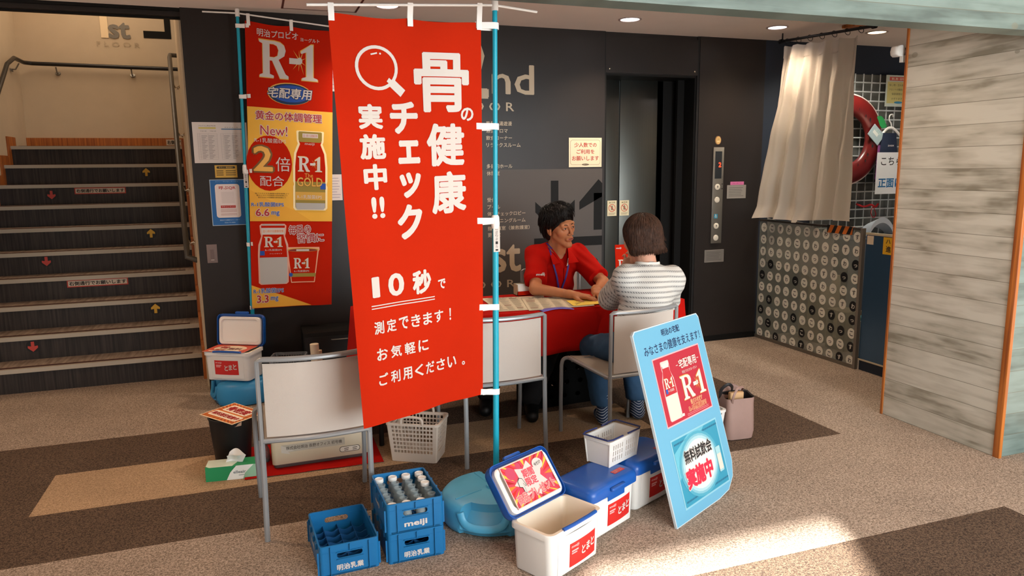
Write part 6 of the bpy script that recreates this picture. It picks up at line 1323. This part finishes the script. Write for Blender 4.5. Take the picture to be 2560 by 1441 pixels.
hand(mb, wL, (2.085, 3.80, 1.07), (.15, .75, .2), SW, 1, (.75, .8, .85, .9), .05, .92, 1.0); hand(mb, wR, (2.17, 4.03, .752), (0, 0, -1), SW, -1, (.3, .3, .35, .35), .05, .95)
wom = mb.build('person', autos=False); tag(wom, 'person with short brown hair in a striped shirt and jeans, seen from behind', 'person')
def wcap(P):
    d = sd_ell(P, (0, -.022, .045), (.090, .108, .095)); d = smin(d, sd_ell(P, (0, -.045, -.025), (.084, .074, .060)), .04)
    d = smax(d, -sd_ell(P, (0, .135, -.05), (.085, .095, .11)), .012); d = smax(d, -(P[..., 2]+.070), .012)
    x, y, z = P[..., 0], P[..., 1], P[..., 2]; return d+.0028*np.sin(110*x+15*np.sin(30*z))*np.clip(.6-z*3, .3, 1)
hb = MB(); add_net(hb, wcap, (-.13, -.16, -.14), (.13, .12, .17), .0042, 'hair_brown', HW)
def wfield(P):
    d = sd_ell(P, (0, -.022, .045), (.090, .108, .095)); d = smin(d, sd_ell(P, (0, -.045, -.030), (.086, .075, .075)), .04); return d
def wroot(rg, n):
    v_ = rg.normal(size=(n*3, 3)); v_ /= np.linalg.norm(v_, axis=1)[:, None]; ok = (v_[:, 2] > -.75) & ~((v_[:, 1] > .5) & (v_[:, 2] < .3)); v_ = v_[ok][:n]
    return np.array([0, -.024, .040])+v_*np.array([.092, .109, .100])
def wflow(P, k, J):
    top = np.clip((P[:, 2]-.07)/.05, 0, 1)[:, None]; r_ = np.stack([P[:, 0], P[:, 1]+.04, 0*P[:, 0]], 1); r_ /= np.linalg.norm(r_, axis=1)[:, None]+1e-6
    return r_*top+np.array([0, 0, -1.])*(1-top*.6)+np.concatenate([J[:, :1]*.25, J[:, 1:2]*.25, J[:, 2:]*0], 1)
comb(hb, HW, wfield, 21, 3400, wroot, wflow, 8, .0115, .0028, .0020, 'hair_brown', stop=lambda x, j: x[2] < -.068+.016*j[2] or (x[1] > .045 and x[2] < .05))
def eroot(rg, n): t_ = rg.uniform(-.5, .5, n)*pi*1.3-pi/2; return np.stack([.084*np.cos(t_), -.045+.073*np.sin(t_), -.030+.014*rg.random(n)], 1)
def eflow(P, k, J): return np.stack([np.clip(P[:, 0]-.03, 0, 1)*(7+3*k)+J[:, 0]*.12, np.zeros(len(P))-.04, np.full(len(P), -1.)], 1)
comb(hb, HW, wfield, 4, 1100, eroot, eflow, 6, .0072, .0022, .0020, 'hair_brown', free=2, stop=lambda x, j: x[2] < -.072+.012*j[1]-.25*max(0, x[0]-.08))
def ffroot(i, n): return Vector((.088+random.uniform(-.004, .004), -.03+random.uniform(-.045, .05), -.005+random.uniform(-.03, .03))), Vector((1, 0, 0))
def ffpath(p, n_, i):
    out = [p-n_*.006]; L_ = .007+.006*random.random()
    for k in range(1, 5): p = p+Vector((.20*k, random.uniform(-.1, .1), -.95+.05*k))*L_; out.append(p)
    return out
strands(hb, HW, 200, 6, ffroot, ffpath, .0018, 'hair_brown'); hb.build('hair', wom, autos=False)
# striped shirt
m = mk('striped', '#e4e3de', .8); nt, N, Lk, b = nodes(m); tc = N.new('ShaderNodeTexCoord'); sp = N.new('ShaderNodeSeparateXYZ'); at = N.new('ShaderNodeAttribute'); at.attribute_name = 'stripe'
def mth(op, a_, v=None, w=None):
    q = N.new('ShaderNodeMath'); q.operation = op
    for i, x in enumerate((a_, v, w)):
        if x is None: continue
        if isinstance(x, (int, float)): q.inputs[i].default_value = x
        else: Lk.new(x, q.inputs[i])
    return q.outputs[0]
Lk.new(at.outputs['Vector'], sp.inputs[0]); fr = mth('FRACT', mth('DIVIDE', sp.outputs[0], .0275)); ds = mth('ABSOLUTE', mth('SUBTRACT', fr, .5)); tw = mth('LESS_THAN', mth('FRACT', mth('ADD', mth('MULTIPLY', sp.outputs[1], 95), mth('MULTIPLY', fr, 2.2))), .5)
st_ = mth('MULTIPLY', mth('LESS_THAN', ds, .165), mth('MAXIMUM', tw, mth('GREATER_THAN', ds, .115))); mix = N.new('ShaderNodeMix'); mix.data_type = 'RGBA'; Lk.new(mth('MULTIPLY', st_, .82), mix.inputs['Factor']); mix.inputs['A'].default_value = lin('#c2c1bc')+[1]; mix.inputs['B'].default_value = lin('#45464a')+[1]; Lk.new(mix.outputs['Result'], b.inputs['Base Color'])
wsh = [('c', (2.035, 3.60, .52), (2.065, 3.60, .84), .160, .148), ('c', sL, sR, .078, .078, .06), ('c', (2.075, 3.60, .93), (2.074, 3.61, .985), .085, .070, .05)]
def wshirt(P):
    f0 = fld(wsh, .05)(P); A = cut(fld([('c', sL, eL, .074, .074)]), [(slc(sL, eL, .92)[0], slc(sL, eL, 1)[1], .004)])(P); B = cut(fld([('c', sR, eR, .074, .070)]), [(slc(sR, eR, .9)[0], slc(sR, eR, 1)[1], .004)])(P)
    d = smin(smin(f0, A, .03), B, .03); d = smax(d, -sd_cap(P, (2.075, 3.615, 1.00), (2.075, 3.66, 1.12), .066, .075), .004); d = smax(d, -(P[..., 2]-.47), .004)
    x, y, z = P[..., 0], P[..., 1], P[..., 2]; return d+.0035*np.sin(30*(x-.8*z)+6)*np.sin(24*(z+.4*x))+.0016*np.sin(90*(z+.5*x))
v, q = nets(wshirt, (1.76, 3.36, .45), (2.42, 3.98, 1.08), .0080); sb = MB(); sb.add([tuple(x) for x in v.tolist()], [tuple(x) for x in q.tolist()], 'striped', True)
so = sb.build('striped_shirt', wom, autos=False); at_ = so.data.attributes.new('stripe', 'FLOAT_VECTOR', 'POINT'); aL = np.array(sL); dL = np.array(eL)-aL; lL = np.linalg.norm(dL); dL /= lL; vals = []
tL = (v-aL)@dL; distL = np.linalg.norm(v-aL-np.clip(tL, 0, lL)[:, None]*dL, axis=1); arm = np.clip((.105-distL)/.03, 0, 1)*np.clip(tL/.06-.3, 0, 1)*np.clip((2.0-v[:, 0])/.05, 0, 1)
bodyc = v[:, 2]+.010+.05*np.abs(v[:, 0]-2.06)**1.2+.02*(v[:, 0]-2.06); sleevec = .94-tL*.75
arm = (arm > .5).astype(float); vv = np.stack([bodyc*(1-arm)+sleevec*arm, v[:, 0], v[:, 1]], 1).astype(np.float32); at_.data.foreach_set('vector', vv.ravel())
cb = MB(); ring = []
wsh0 = fld(wsh, .05); fA = fld([('c', sL, eL, .074, .074)]); fB = fld([('c', sR, eR, .074, .070)])
for k in range(40):
    t_ = 2*pi*k/40; x_, y_ = 2.075+.0685*cos(t_), 3.618+.0685*sin(t_); zz = np.linspace(1.06, .93, 130); Q_ = np.stack([np.full(130, x_), np.full(130, y_), zz], 1); in_ = np.nonzero(smin(smin(wsh0(Q_), fA(Q_), .03), fB(Q_), .03) < 0)[0]; ring.append((x_, y_, float(zz[in_[0]]) if len(in_) else .99))
ring = [tuple(sum(ring[(k+q) % 40][c] for q in (-2, -1, 0, 1, 2))/5 for c in range(3)) for k in range(40)]; cb.tube(ring, .0065, 'soft_white', 8, closed=True, flat=(.6, 1.4)); cb.build('neckband', wom)
jb = MB(); je = [('c', (1.98, 3.62, .535), (1.885, 3.93, .49), .105, .072), ('c', (2.10, 3.62, .535), (2.14, 3.95, .49), .105, .072), ('c', (1.885, 3.93, .48), (1.935, 3.890, .12), .070, .064), ('c', (2.14, 3.95, .48), (2.185, 3.920, .14), .070, .064), ('c', (2.03, 3.61, .55), (2.035, 3.60, .62), .14, .145)]
add_net(jb, ripple(cut(fld(je, .03), [((0, 0, .125), (.0, 0, -1), .004), ((0, 0, .66), (0, 0, 1), .01)]), .003, 45, 1), (1.76, 3.38, .08), (2.34, 4.10, .70), .0105, 'denim'); jb.build('jeans', wom, autos=False)
m = mk('sock', '#1c2f4c', .85); nt, N, Lk, b = nodes(m); tc = N.new('ShaderNodeTexCoord'); sp = N.new('ShaderNodeSeparateXYZ'); Lk.new(tc.outputs['Object'], sp.inputs[0])
u_ = mth('ADD', sp.outputs[2], mth('MULTIPLY', mth('SINE', mth('MULTIPLY', sp.outputs[0], 70)), .012)); k_ = mth('LESS_THAN', mth('FRACT', mth('DIVIDE', u_, .017)), .22); mix = N.new('ShaderNodeMix'); mix.data_type = 'RGBA'; Lk.new(k_, mix.inputs['Factor']); mix.inputs['A'].default_value = lin('#1c2f4c')+[1]; mix.inputs['B'].default_value = lin('#b9c0c6')+[1]; Lk.new(mix.outputs['Result'], b.inputs['Base Color'])
for (ax, ay) in ((1.938, 3.880), (2.188, 3.910)):
    sb = MB(); add_net(sb, cut(fld([('c', (ax, ay, .19), (ax, ay-.005, .06), .046, .040), ('c', (ax, ay-.015, .042), (ax+.035, ay+.13, .030), .040, .036)], .025), [((0, 0, .0), (0, 0, -1), .004)]), (ax-.09, ay-.1, -.01), (ax+.12, ay+.2, .25), .006, 'sock'); sb.build('sock', wom, autos=False)
